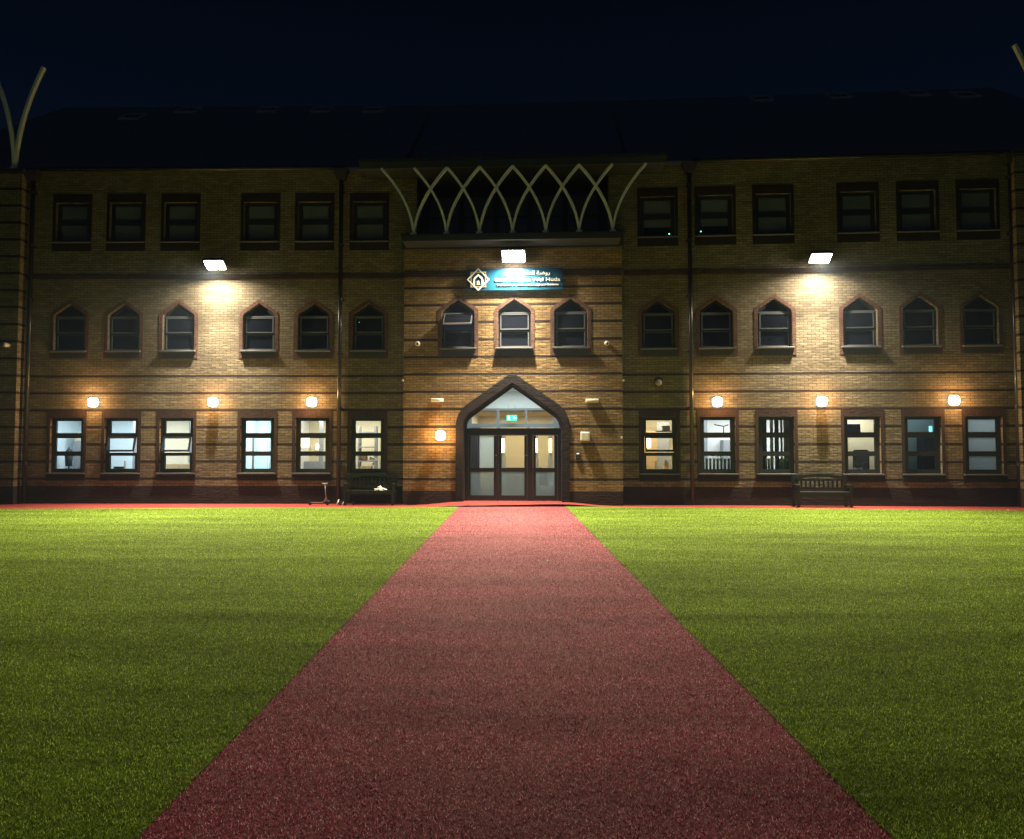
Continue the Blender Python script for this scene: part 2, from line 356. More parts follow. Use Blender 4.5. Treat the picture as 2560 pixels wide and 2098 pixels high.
MAT['darkcloth'] = mat('dark fabric', (.03, .032, .038), .9, var=.2)
MAT['paper'] = mat('white paper', (.8, .8, .76), .6, var=.05)
MAT['bench'] = mat('dark stained timber', (.010, .010, .012), .4, var=.3, vscale=12)
MAT['rubber'] = mat('black rubber', (.02, .02, .02), .8)
MAT['chrome'] = mat('scuffed aluminium', (.30, .30, .32), .35, metal=.8)

# ------------------------------------------------------------------ ground
def sheet(name, pts, z, material, M=Matrix.Identity(4)):
    me = MB().add([(x, y, z) for x, y in pts], [tuple(range(len(pts)))]).mesh(name)
    return tag(obj(name, me, material, None, M), kind='structure')
sheet('ground', [(-400, -300), (400, -300), (400, 500), (-400, 500)], -.02, MAT['tarmac'])
gl0, gl1 = ground(0, 1273.5), ground(1147, 1268)      # lawn far edge, left
gr0, gr1 = ground(1414, 1267), ground(2560, 1278)
pl0, pr0 = ground(344, 2098), ground(2230, 2098)
def ext(a, b, y): t = (y-a[1])/(b[1]-a[1]); return (a[0]+(b[0]-a[0])*t, y)
def extx(a, b, x): t = (x-a[0])/(b[0]-a[0]); return (x, a[1]+(b[1]-a[1])*t)
pbl, pbr = ext(gl1, pl0, -9), ext(gr0, pr0, -9)
def slab(name, pts, z0, z1, material):
    n_ = len(pts); vs = [(x, y, z0) for x, y in pts]+[(x, y, z1) for x, y in pts]
    fs = [tuple(range(n_))[::-1], tuple(range(n_, 2*n_))]+[(i, (i+1) % n_, n_+(i+1) % n_, n_+i) for i in range(n_)]
    return tag(obj(name, MB().add(vs, fs).mesh(name), material), kind='structure')
slab('lawn', [extx(gl0, gl1, -26), (-26, -9), pbl, gl1], -.015, .012, MAT['turf'])
slab('lawn', [gr0, pbr, (26, -9), extx(gr0, gr1, 26)], -.015, .012, MAT['turf'])
slab('path', [gl1, pbl, pbr, gr0], -.016, .004, MAT['redturf'])
# red strip along the facade, rising gently to the door threshold
NU, ND = 120, 16; vs = []; fs = []
def strip_pt(i, j):
    x = -26 + 52*i/NU
    lo = extx(gl0, gl1, x)[1] if x < gl1[0] else (extx(gr0, gr1, x)[1] if x > gr0[0] else gl1[1]+(gr0[1]-gl1[1])*(x-gl1[0])/(gr0[0]-gl1[0]))
    hi = 22.75; t = j/ND; y = lo+(hi-lo)*t
    u = (Vector((x, y, 0))-FC.P).dot(FC.ex); d = (Vector((x, y, 0))-FC.P).dot(FC.n)
    hu = max(0, min(1, (3.0-abs(u-.0))/1.6)); hd = max(0, min(1, (d+1.3)/1.4))
    hu = hu*hu*(3-2*hu); hd = hd*hd*(3-2*hd)
    return (x, y, .002 + .115*hu*hd)
for j in range(ND+1):
    for i in range(NU+1): vs.append(strip_pt(i, j))
for j in range(ND):
    for i in range(NU): a = j*(NU+1)+i; fs.append((a, a+1, a+NU+2, a+NU+1))
tag(obj('pavement', MB().add(vs, fs).mesh('pavement', True), MAT['redstrip']), kind='structure')

# standing pile of the artificial turf, modelled as single fibres where the ground is near
import numpy as np
def fibremat(name, c0, c1, c2, worn=None):
    m = bpy.data.materials.new(name); m.use_nodes = True; n = m.node_tree.nodes; l = m.node_tree.links; n.remove(n['Principled BSDF'])
    at = n.new('ShaderNodeAttribute'); at.attribute_name = 'tone'; rp = n.new('ShaderNodeValToRGB'); l.new(at.outputs['Fac'], rp.inputs[0])
    e = rp.color_ramp.elements; e[0].color = (*c0, 1); e[1].color = (*c2, 1); q = e.new(.6); q.color = (*c1, 1)
    tc = n.new('ShaderNodeTexCoord'); nz = n.new('ShaderNodeTexNoise'); nz.inputs['Scale'].default_value = .9; nz.inputs['Detail'].default_value = 7; nz.inputs['Roughness'].default_value = .68
    mp = n.new('ShaderNodeMapping'); mp.inputs['Scale'].default_value = (.3, 1.5, 1); mp.inputs['Location'].default_value = (9, 18, 0); l.new(tc.outputs['Object'], mp.inputs[0]); l.new(mp.outputs[0], nz.inputs['Vector'])
    k = math_(n, l, 'MAXIMUM', math_(n, l, 'ADD', -.05, math_(n, l, 'MULTIPLY', nz.outputs['Fac'], 2.1)), .3)
    vm = n.new('ShaderNodeVectorMath'); vm.operation = 'SCALE'; l.new(rp.outputs[0], vm.inputs[0]); l.new(k, vm.inputs['Scale'])
    if worn:                                     # faded, trodden patches down the middle
        n2 = n.new('ShaderNodeTexNoise'); n2.inputs['Scale'].default_value = .5; n2.inputs['Detail'].default_value = 6; n2.inputs['Roughness'].default_value = .7; l.new(tc.outputs['Object'], n2.inputs['Vector'])
        sp = n.new('ShaderNodeSeparateXYZ'); l.new(tc.outputs['Object'], sp.inputs[0])
        mid = math_(n, l, 'SUBTRACT', 1.0, math_(n, l, 'MINIMUM', math_(n, l, 'DIVIDE', math_(n, l, 'ABSOLUTE', sp.outputs[0]), 1.7), 1.0))
        wf = math_(n, l, 'MULTIPLY', math_(n, l, 'MAXIMUM', math_(n, l, 'SUBTRACT', n2.outputs['Fac'], .40), 0.0), math_(n, l, 'MULTIPLY', math_(n, l, 'ADD', mid, .15), 2.6))
        mx = n.new('ShaderNodeMix'); mx.data_type = 'RGBA'; mx.clamp_factor = True; l.new(wf, mx.inputs[0]); l.new(vm.outputs[0], mx.inputs[6])
        vw = n.new('ShaderNodeVectorMath'); vw.operation = 'SCALE'; vw.inputs[0].default_value = worn; l.new(math_(n, l, 'ADD', .25, at.outputs['Fac']), vw.inputs['Scale']); l.new(vw.outputs[0], mx.inputs[7])
        vm = mx
    col_out = vm.outputs[2] if worn else vm.outputs[0]
    a = n.new('ShaderNodeBsdfDiffuse'); t = n.new('ShaderNodeBsdfTranslucent'); g = n.new('ShaderNodeBsdfGlossy'); g.inputs['Roughness'].default_value = .45; g.inputs[0].default_value = (.18, .18, .18, 1)
    l.new(col_out, a.inputs[0]); l.new(col_out, t.inputs[0])
    x = n.new('ShaderNodeMixShader'); x.inputs[0].default_value = .45; l.new(a.outputs[0], x.inputs[1]); l.new(t.outputs[0], x.inputs[2])
    y = n.new('ShaderNodeMixShader'); y.inputs[0].default_value = .012; l.new(x.outputs[0], y.inputs[1]); l.new(g.outputs[0], y.inputs[2])
    l.new(y.outputs[0], n['Material Output'].inputs[0]); return m
def fibres(name, keep, zbase, height, m, seed, dens):
    rg = np.random.default_rng(seed); y0, y1 = 2.3, 20.25
    X = []; Y = []
    for a in np.arange(y0, y1, .25):
        w = 1.56*a+1.6; N = int(dens*(2.8/max(a, 2.6))**1.7*w*.25)
        X.append(rg.uniform(-w/2, w/2, N)); Y.append(rg.uniform(a, a+.25, N))
    X = np.concatenate(X); Y = np.concatenate(Y); k = keep(X, Y); X = X[k]; Y = Y[k]; N = len(X)
    sc = np.maximum(Y/3, .8)**.55
    az = rg.uniform(0, 2*np.pi, N); wd = .0014*sc*rg.uniform(.7, 1.3, N); h = height*rg.uniform(.6, 1.15, N)*sc**.2; lean = rg.uniform(.1, 1.1, N)*h; la = rg.uniform(0, 2*np.pi, N)
    ax, ay = np.cos(az), np.sin(az); lx, ly = np.cos(la)*lean, np.sin(la)*lean
    V = np.empty((N, 4, 3)); zb = zbase-.004
    for i, (s_, t_, q_) in enumerate(((-1, 0, 1), (1, 0, 1), (1, 1, .45), (-1, 1, .45))):
        V[:, i, 0] = X+ax*wd*s_*q_+lx*t_; V[:, i, 1] = Y+ay*wd*s_*q_+ly*t_; V[:, i, 2] = zb+h*t_
    me = bpy.data.meshes.new(name); me.vertices.add(4*N); me.loops.add(4*N); me.polygons.add(N)
    me.vertices.foreach_set('co', V.ravel()); me.loops.foreach_set('vertex_index', np.arange(4*N, dtype=np.int32))
    me.polygons.foreach_set('loop_start', np.arange(0, 4*N, 4, dtype=np.int32)); me.update(calc_edges=True)
    at = me.attributes.new('tone', 'FLOAT', 'FACE'); at.data.foreach_set('value', rg.random(N)**1.6)
    o = tag(obj(name, me, m), kind='stuff'); print(name, N); return o
def pathx(Y):
    t = (Y-gl1[1])/(pl0[1]-gl1[1]); a = gl1[0]+(pl0[0]-gl1[0])*t; t = (Y-gr0[1])/(pr0[1]-gr0[1]); b = gr0[0]+(pr0[0]-gr0[0])*t; return a, b
def onpath(X, Y):                                # fibres stray a little over the cut edge
    rg = np.random.default_rng(11); j = rg.normal(0, .010, len(X)) + .008*np.sin(Y*1.7)+.006*np.sin(Y*4.3+1)
    a, b = pathx(Y); return (X > a+j) & (X < b+j)
endy = lambda X: np.where(X < 0, gl0[1]+(gl1[1]-gl0[1])*(X-gl0[0])/(gl1[0]-gl0[0]), gr0[1]+(gr1[1]-gr0[1])*(X-gr0[0])/(gr1[0]-gr0[0]))
fibres('grass_fibres', lambda X, Y: ~onpath(X, Y) & (Y < endy(X)), .012, .017, fibremat('turf fibre green', (.052, .095, .008), (.25, .40, .030), (.62, .74, .17)), 3, 21000)
fibres('path_fibres', onpath, .004, .015, fibremat('turf fibre red', (.13, .016, .034), (.52, .105, .175), (.88, .56, .66), worn=(.66, .36, .38)), 4, 21000)

# ------------------------------------------------------------------ building
BM = T(0, 22.2, 0)
B = empty('school_building', BM)
tag(B, 'long three storey buff brick school with dark bands, arched windows and pointed doorway', 'building')
def part(name, mb, m, F, smooth=False, key=None): return obj(name, mb.mesh(key or name, smooth), m, B, F.M if isinstance(F, Frame) else F)
TOPZ = (FL.uz(430, 426)[1] + FR.uz(2100, 395)[1])/2
print('TOPZ', FL.uz(430, 426)[1], FR.uz(2100, 395)[1])
UL0 = FL.uz(58, 1000)[0]; UR1 = FR.uz(2536, 1000)[0]
BAYL, BAYR = FC.uz(1008, 1100)[0], FC.uz(1557, 1100)[0]
print('bay', BAYL, BAYR, 'wings', UL0, UR1)
# --- window columns
GL = [166, 302.5, 440.5, 642.5, 780, 918.5]; GR = [1649, 1795, 1942, 2157, 2308.5, 2461]
cols = [('L', FL, FL.uz(x, 1113)[0], i) for i, x in enumerate(GL)] + [('R', FR, FR.uz(x, 1113)[0], i) for i, x in enumerate(GR)]
print('cols', [(c[0], round(c[2], 2)) for c in cols])
AL = [171, 310.6, 446, 648.5, 783, 920.5]
print('arch', [round(FL.uz(x, 820)[0], 2) for x in AL])
zG = dict(head=FL.uz(440, 1028)[1], ftop=FL.uz(440, 1045)[1], sill=FL.uz(440, 1182)[1], bot=FL.uz(440, 1199)[1])
zA = dict(apo=FL.uz(640, 748)[1], api=FL.uz(640, 758.5)[1], spr=FL.uz(640, 792)[1], sill=FL.uz(640, 876)[1], bot=FL.uz(640, 896)[1])
zT = dict(top=FL.uz(640, 484)[1], ftop=FL.uz(640, 505)[1], sill=FL.uz(640, 603)[1], bot=FL.uz(640, 627)[1])
print(zG, zA, zT)
HW = .62                                       # half width of the brick trim
FW = .525                                      # half width of a structural opening
def wing_wall(F, u0, u1, cs):
    loops = [rect(u0, u1, -.05, TOPZ)]
    for u in cs:
        loops.append(rect(u-FW, u+FW, zG['sill'], zG['ftop']))
        a = [(x+u, z) for x, z in arch(.50, zA['sill'], zA['spr'], zA['api'])]
        loops.append(a)
        loops.append(rect(u-FW, u+FW, zT['sill'], zT['ftop']))
    return MB().plate(loops, 0, .30)
part('wall', wing_wall(FL, UL0+.001, .10, [c[2] for c in cols if c[0] == 'L']), MAT['wing'], FL)
part('wall', wing_wall(FR, -.16, UR1-.001, [c[2] for c in cols if c[0] == 'R']), MAT['wing'], FR)
# dark string courses, a hair proud
part('string_course', MB().box(UL0, -.01, -.035, .0, zs0, zs1), MAT['string'], FL)
part('string_course', MB().box(.01, UR1, -.035, .0, zs0, zs1), MAT['string'], FR)
# --- bay
zBT = FC.uz(1284, 622)[1]; zBC = FC.uz(1284, 582)[1]
zd0 = .115
da = lambda w, s=0: None
uD = (FC.uz(1157, 1150)[0]+FC.uz(1406, 1150)[0])/2
wIn = (FC.uz(1406, 1150)[0]-FC.uz(1157, 1150)[0])/2; wOut = (FC.uz(1425, 1150)[0]-FC.uz(1140, 1150)[0])/2
zaO, zaI = FC.uz(1281, 931)[1], FC.uz(1281, 957)[1]
zsO, zsI = FC.uz(1281, 1068)[1], FC.uz(1281, 1074)[1]
doorarch = lambda w, zs, za, z0=-.05: [(x+uD, z) for x, z in arch(w, z0, zs, za, .70)]
ub = [FC.uz(x, 830)[0] for x in (1145, 1286, 1427)]
zC = dict(apo=FC.uz(1284, 740)[1], api=FC.uz(1284, 750)[1], spr=FC.uz(1284, 785)[1], sill=FC.uz(1284, 871)[1], bot=FC.uz(1284, 892)[1])
print('bay windows', ub, 'door', uD, wIn, wOut, zaO, zaI, zsO, zC, 'zBT', zBT, zBC)
dz = zA['sill']
lo = [rect(BAYL, BAYR, -.05, zBT), doorarch(wIn, zsI, zaI)]
for u in ub: lo.append([(x+u, z) for x, z in arch(.50, zA['sill'], zA['spr'], zA['api'])])
part('wall', MB().plate(lo, 0, .38), MAT['bay'], FC)
part('wall', MB().box(BAYL, BAYL+.25, .38, .85, -.05, zBT), MAT['bay'], FC)
part('wall', MB().box(BAYR-.25, BAYR, .38, .85, -.05, zBT), MAT['bay'], FC)
part('string_course', MB().box(BAYL+.002, BAYR-.002, -.03, 0, FC.uz(1284, 691)[1], FC.uz(1284, 676)[1]), MAT['string'], FC)
part('parapet', MB().box(BAYL-.06, BAYR+.06, -.08, 1.1, zBT, zBC-.08).box(BAYL-.10, BAYR+.10, -.12, 1.14, zBC-.08, zBC), MAT['soffit'], FC)
# brick arch round the doorway
part('door_arch', voussoirs(wOut, zsO, zaO, wIn, zsI, zaI, -.05, .70, -.04, -.001, step=.085, cx=uD).plate([doorarch(wIn, zsI, zaI), doorarch(wIn-.03, zsI, zaI-.03, -.051)], .0, .36), MAT['trimdark'], FC)
# recess with glazed wall behind the ornamental arches
zCB = FC.uz(1284, 418)[1]
REC0, REC1 = FC.uz(1036, 500)[0], FC.uz(1524, 500)[0]
for a_, b_ in ((BAYL, REC0), (REC1, BAYR+.1)): part('wall', MB().box(a_, b_, .385, .7, zBT-.3, zCB+.3), MAT['wing'], FC)
part('wall', MB().box(REC0-.2, REC1+.2, 2.0, 2.02, zBT-.3, zCB+.3).box(REC0, REC1, 1.75, 2.0, zBT-.3, zCB+.3).box(REC0-.2, REC0, .7, 2.0, zBT-.3, zCB+.3).box(REC1, REC1+.2, .7, 2.0, zBT-.3, zCB+.3), MAT['soffit'], FC)
for k in range(5):
    w_ = (REC1-REC0-.3)/5; x0 = REC0+.15+k*w_
    g = part('window', MB().plate([rect(x0, x0+w_-.06, zBC+.25, zCB-.25), rect(x0+.07, x0+w_-.13, zBC+.32, zBC+1.0), rect(x0+.07, x0+w_-.13, zBC+1.07, zCB-.32)], 1.66, 1.74), MAT['frame'], FC)
    obj('pane', MB().box(x0+.07, x0+w_-.13, 1.69, 1.70, zBC+.32, zBC+1.0).mesh('pane'), MAT['blindpane'], g, FC.M)
    obj('pane', MB().box(x0+.07, x0+w_-.13, 1.69, 1.70, zBC+1.07, zCB-.32).mesh('pane'), MAT['blindpane'], g, FC.M)
# --- canopy roof over the centre
CU0, CU1 = FC.uz(896, 405, -.55)[0], FC.uz(1668, 400, -.55)[0]
zF0, zF1 = FC.uz(1284, 410, -.55)[1], FC.uz(1284, 390, -.55)[1]
part('canopy_roof', MB().box(CU0, CU1, -.55, 5, zF1-.10, zF1), MAT['soffit'], FC)
part('canopy_fascia', MB().box(CU0+.02, CU1-.02, -.53, -.45, zF0-.05, zF1-.10), MAT['fascia'], FC)
part('canopy_soffit', MB().box(CU0+.05, CU1-.05, -.45, 1.9, zF0-.02, zF0+.04), MAT['soffit'], FC)
# --- pitched roofs and gutters
def roof(F, u0, u1):
    h = 6.2; dd = 8.5
    prof = [(-.10, TOPZ+.02), (dd, TOPZ+h), (2*dd, TOPZ+.02), (2*dd, TOPZ-.12), (dd, TOPZ+h-.14), (-.10, TOPZ-.10)]
    vs = [(u, d, z) for u in (u0, u1) for d, z in prof]; n_ = len(prof)
    fs = [tuple(range(n_))[::-1], tuple(range(n_, 2*n_))]+[(i, (i+1) % n_, n_+(i+1) % n_, n_+i) for i in range(n_)]
    return MB().add(vs, fs)
part('roof', roof(FL, UL0-4.5, -.2), MAT['roof'], FL)
part('roof', roof(FR, .2, UR1+4.5), MAT['roof'], FR)
part('roof', MB().add([(-.0, 3, TOPZ+.3), (0, 3, TOPZ+.3)], []), MAT['roof'], FC) if False else None
# middle roof block between the two wings
h = 6.2
part('roof', MB().add([(BAYL-.6, 1.2, TOPZ+.35), (BAYR+.6, 1.2, TOPZ+.35), (BAYR+.6, 8.7, TOPZ+h-.1), (BAYL-.6, 8.7, TOPZ+h-.1), (BAYL-.6, 8.7, TOPZ), (BAYR+.6, 8.7, TOPZ)],
     [(0, 1, 2, 3), (3, 2, 5, 4), (0, 3, 4), (1, 5, 2), (0, 4, 5, 1)]), MAT['roof'], FC)
def gutter(F, u0, u1):
    return MB().tube([(u0, -.14, TOPZ-.02), (u1, -.14, TOPZ-.02)], .07, 10)
part('gutter', gutter(FL, UL0, -1.9), MAT['pipe'], FL, True)
part('gutter', gutter(FR, 2.1, UR1), MAT['pipe'], FR, True)
# roof windows, faint
RW = [(334, 295, 1.0), (472, 276, .55), (671, 275, .55), (805, 275, .55), (936, 275, .55)]
def roof_pt(F, px, py):
    r = ray(px, py); o = Vector((0, 0, CAMZ)); sl = 6.2/8.60
    P0 = F.w(0, -.10, TOPZ+.02); nn = Vector((-F.n.x*sl, -F.n.y*sl, 1)); t = (P0-o).dot(nn)/r.dot(nn); q = o+r*t
    return (q-F.P).dot(F.ex), (q-F.P).dot(F.n), q.z
MAT['veluxframe'] = mat('roof window frame', (.5, .55, .6), .5)
MAT['velux'] = mat('roof window glass', (.05, .065, .07), .2)
for F, lst in ((FL, [(334, 292), (472, 276), (671, 275), (805, 275), (936, 275)]), (FR, [(1902, 247), (2095, 240), (2290, 234), (2412, 238)])):
    for px, py in lst:
        u, d, z = roof_pt(F, px, py)
        M = F.M @ T(u, d, z) @ RX(math.atan(6.2/8.60))
        w_ = obj('roof_window', MB().plate([rect(-.42, .42, -.5, .5), rect(-.35, .35, -.43, .43)], -.06, .06, RX(-pi/2)).mesh('roof_window'), MAT['veluxframe'], B, M)
        obj('pane', MB().box(-.35, .35, -.43, .43, .0, .02).mesh('pane'), MAT['velux'], w_, M)
# --- towers at both ends
TW = []
for F, u0, u1 in ((FL, UL0-4.5, UL0), (FR, UR1, UR1+4.5)):
    zt = FL.uz(20, 430, -.33)[1]
    i0, i1 = (u0, u1-1.3) if F is FL else (u0+1.3, u1)
    part('tower_wall', MB().box(u0, u1, -.33, .02, -.05, zt).box(i0, i1, .02, 6, -.05, zt), MAT['towerb'], F)
    part('tower_coping', MB().box(u0-.05, u1+.05, -.38, 6.05, zt, zt+.1), MAT['soffit'], F)
    TW.append(zt+.1)
# --- windows
ME = {}
def cached(key, fn, smooth=False):
    if key not in ME: ME[key] = fn().mesh(key, smooth)
    return ME[key]
def ground_window(F, u, frost=None, openm=False, frost_low=False):
    z0, z1 = zG['sill'], zG['ftop']; M = F.M @ T(u, 0, z0); H = z1-z0
    # glazing bars measured on the photo
    rows = [(FL.uz(440, 1172)[1]-z0, FL.uz(440, 1140)[1]-z0), (FL.uz(440, 1128.5)[1]-z0, FL.uz(440, 1095.5)[1]-z0), (FL.uz(440, 1082.5)[1]-z0, FL.uz(440, 1052.5)[1]-z0)]
    gw = .39
    def fr():
        loops = [rect(-FW, FW, 0, H)]+[rect(-gw, gw, a, b) for i, (a, b) in enumerate(rows) if not (openm and i == 1)]
        if openm: loops.append(rect(-gw-.05, gw+.05, rows[1][0]-.04, rows[1][1]+.04))
        mb = MB().plate(loops, .10, .17)
        mb.box(-.28, .12, .085, .10, H-.052, H-.035)
        return mb
    w = obj('window', cached('gwin'+str(openm), fr), MAT['frame'], B, M)
    for i, (a, b) in enumerate(rows):
        if openm and i == 1:
            a2, b2 = a-.035, b+.035; hh = b2-a2
            Ms = M @ T(0, .10, b2) @ RX(R_(-17))
            s_ = obj('sash', cached('sash', lambda: MB().plate([rect(-gw-.045, gw+.045, -hh, 0), rect(-gw+.0, gw-.0, -hh+.05, -.05)], -.05, .0)), MAT['frame'], w, Ms)
            obj('pane', cached('sashpane', lambda: MB().box(-gw, gw, -.03, -.022, -hh+.05, -.05)), MAT['glass'], w, Ms)
        else:
            mt = MAT['frost'] if frost or (frost_low and i == 0) else MAT['glass']
            me = cached('gp%d%s' % (i, mt.name), lambda: MB().box(-gw, gw, .13, .138, a, b))
            obj('pane', me, mt, w, M)
    obj('window_sill', cached('gsill', lambda: MB().bev(-.60, .60, -.06, .10, -.045, -.003, .008)), MAT['sill'], w, M)
    def sur():
        mb = MB().plate([[(-HW, -.003), (-HW, zG['head']-z0), (HW, zG['head']-z0), (HW, -.003), (FW, -.003), (FW, H), (-FW, H), (-FW, -.003)]], -.012, -.001)
        return mb
    obj('brick_surround', cached('gsur', sur), MAT['trim_s'], w, M)
    obj('apron', cached('gapr', lambda: MB().box(-HW, HW, -.012, -.001, zG['bot']-z0-.03, -.047)), MAT['trimdark'], w, M)
    return w
MAT['trim_s'] = brick('soldier course brick', (.055, .028, .024), (.04, .021, .018), (.018, .013, .012), soldier=True, bumpk=.5)
def arched_window(F, u, zz, lit=False, open_top=0.0):
    z0 = zz['sill']; M = F.M @ T(u, 0, z0); sp, ai, ao = zz['spr']-z0, zz['api']-z0, zz['apo']-z0
    H = sp+.02                                  # transom level
    fm = MAT['framelit']
    def fr():
        mb = MB().plate([arch(.495, 0, sp, ai-.005), rect(-.44, .44, .06, .50), rect(-.44, .44, .56, H-.04),
                         [(x, z) for x, z in arch(.42, H+.03, sp+.04, ai-.09)]], .12, .18)
        return mb
    w = obj('window', cached('awin%.3f' % ao, fr), fm if False else MAT['frame'], B, M)
    obj('pane', cached('apl%.3f' % ao, lambda: MB().box(-.45, .45, .15, .158, .05, .51)), MAT['darkpane'], w, M)
    obj('pane', cached('apu%.3f' % ao, lambda: MB().plate([arch(.43, H+.02, sp+.03, ai-.08)], .15, .158)), MAT['darkpane'], w, M)
    # opening light above, fixed light below: raised sashes, floodlight put into their grey
    hh = H-.04-.55
    Ms = M @ T(0, .12, H-.035) @ RX(R_(-open_top))
    s_ = obj('sash', cached('asash%.3f' % ao, lambda: MB().plate([rect(-.435, .435, -hh, 0), rect(-.40, .40, -hh+.036, -.036)], -.045, -.002).box(-.2, .2, -.05, -.045, -.035, -.02)), fm, w, Ms)
    obj('pane', cached('aspane%.3f' % ao, lambda: MB().box(-.40, .40, -.03, -.022, -hh+.036, -.036)), MAT['darkpane'], w, Ms)
    obj('sash', cached('alow%.3f' % ao, lambda: MB().plate([rect(-.44, .44, .03, .515), rect(-.405, .405, .06, .49)], .10, .118)), fm, w, M)
    obj('transom', cached('atr%.3f' % ao, lambda: MB().box(-.47, .47, .07, .118, H-.03, H+.01)), fm, w, M)
    obj('window_sill', cached('asill', lambda: MB().bev(-.56, .56, -.10, .12, -.05, -.003, .008)), MAT['sill'], w, M)
    obj('brick_surround', cached('asur%.3f' % ao, lambda: voussoirs(HW, sp+.02, ao, .502, sp, ai, zz['bot']-z0, .7, -.014, -.001)), MAT['trim'], w, M)
    obj('apron', cached('aapr%.3f' % ao, lambda: MB().box(-.50, .50, -.012, -.001, zz['bot']-z0, -.052)), MAT['apron'], w, M)
    return w
def top_window(F, u, halfblind=False):
    z0 = zT['sill']; M = F.M @ T(u, 0, z0); H = zT['ftop']-z0
    r = [(FL.uz(640, 597)[1]-z0, FL.uz(640, 560)[1]-z0), (FL.uz(640, 547)[1]-z0, FL.uz(640, 513)[1]-z0)]
    w = obj('window', cached('twin', lambda: MB().plate([rect(-FW, FW, 0, H)]+[rect(-.41, .41, a, b) for a, b in r], .10, .17)), MAT['frame'], B, M)
    for i, (a, b) in enumerate(r):
        if halfblind and i == 0:
            mid = (a+b)/2
            obj('pane', cached('thb', lambda: MB().box(-.41, .41, .13, .138, mid+.003, b)), MAT['blindpane'], w, M)
            obj('pane', cached('thd', lambda: MB().box(-.41, .41, .13, .138, a, mid)), MAT['darkpane'], w, M)
        else: obj('pane', cached('tp%d' % i, lambda: MB().box(-.41, .41, .13, .138, a, b)), MAT['blindpane'], w, M)
    obj('window_sill', cached('gsill', lambda: MB().bev(-.60, .60, -.06, .10, -.045, -.003, .008)), MAT['sill'], w, M)
    obj('brick_surround', cached('tsur', lambda: MB().plate([[(-HW, -.003), (-HW, zT['top']-z0), (HW, zT['top']-z0), (HW, -.003), (FW, -.003), (FW, H), (-FW, H), (-FW, -.003)]], -.012, -.001)), MAT['trimdark'], w, M)
    obj('apron', cached('tapr', lambda: MB().box(-HW, HW, -.012, -.001, zT['bot']-z0, -.047)), MAT['trimdark'], w, M)
for side, F, u, i in cols:
    ground_window(F, u, frost=(side == 'R' and i == 5), openm=(side, i) in (('L', 1), ('L', 2), ('R', 0)))
    arched_window(F, u, zA)
    top_window(F, u, halfblind=(side == 'R' and i in (0, 1)))
for i, u in enumerate(ub):
    arched_window(FC, u, zA, open_top=(42 if i == 0 else 0))

# --- main doors
zt0, zt1 = FC.uz(1284, 1088, .3)[1], FC.uz(1284, 1071, .3)[1]
DD = .30
ux = lambda px: FC.uz(px, 1150, DD)[0]
zy = lambda py: FC.uz(1284, py, DD)[1]
fo = [(x+uD, z) for x, z in arch(wIn-.035, zd0, zsI, zaI-.035, .70)]
fan = [(x+uD, z) for x, z in arch(wIn-.085, zt1, zt1+.02, zaI-.12, .72)]
cx = [(980+x/3.416) for x in (672, 870, 936, 1130, 1228, 1388)]
leaf = [(ux(cx[0])-.07, ux(cx[1])+.09), (ux(cx[2])-.09, ux(cx[3])+.09), (ux(cx[4])-.09, ux(cx[5])+.10)]
dfr = MB().plate([fo, fan]+[rect(a, b, zd0+.02, zt0) for a, b in leaf], DD-.02, DD+.08)
DF = part('door_frame', dfr, MAT['black'], FC)
obj('pane', MB().plate([fan], DD+.02, DD+.028).mesh('pane'), MAT['glass'], DF, FC.M)
zr = [zy(y) for y in (1239, 1180, 1170, 1089.5)]
for k, (a, b) in enumerate(leaf):
    g0, g1 = ux(cx[2*k]), ux(cx[2*k+1])
    d_ = part('door', MB().plate([rect(a+.006, b-.006, zd0+.025, zt0-.006), rect(g0, g1, zr[0], zr[1]), rect(g0, g1, zr[2], zr[3])], DD, DD+.05), MAT['black'], FC)
    if k == 0:
        obj('pane', MB().box(g0+.38*(g1-g0), g1, DD+.02, DD+.028, zr[2], zr[3]).mesh('pane'), MAT['frost'], d_, FC.M)
        obj('pane', MB().box(g0, g0+.38*(g1-g0), DD+.02, DD+.028, zr[2], zr[3]).mesh('pane'), MAT['glass'], d_, FC.M)
    else: obj('pane', MB().box(g0, g1, DD+.02, DD+.028, zr[2], zr[3]).mesh('pane'), MAT['glass'], d_, FC.M)
    obj('pane', MB().box(g0, g1, DD+.02, DD+.028, zr[0], zr[1]).mesh('pane'), MAT['film'], d_, FC.M)
    hu = g1+.07 if k < 2 else g0-.05
    if k < 2:
        obj('door_handle', MB().tube([(hu, DD-.01, 1.02), (hu, DD-.06, 1.06), (hu, DD-.06, 1.36), (hu, DD-.01, 1.40)], .013, 8).mesh('door_handle', True), MAT['pipe'], d_, FC.M)
        obj('lock', MB().lathe([(.025, 0), (.025, .02)], 14, T(hu, DD-.0, 1.50) @ RX(pi/2)).mesh('lock'), MAT['chrome'], d_, FC.M)

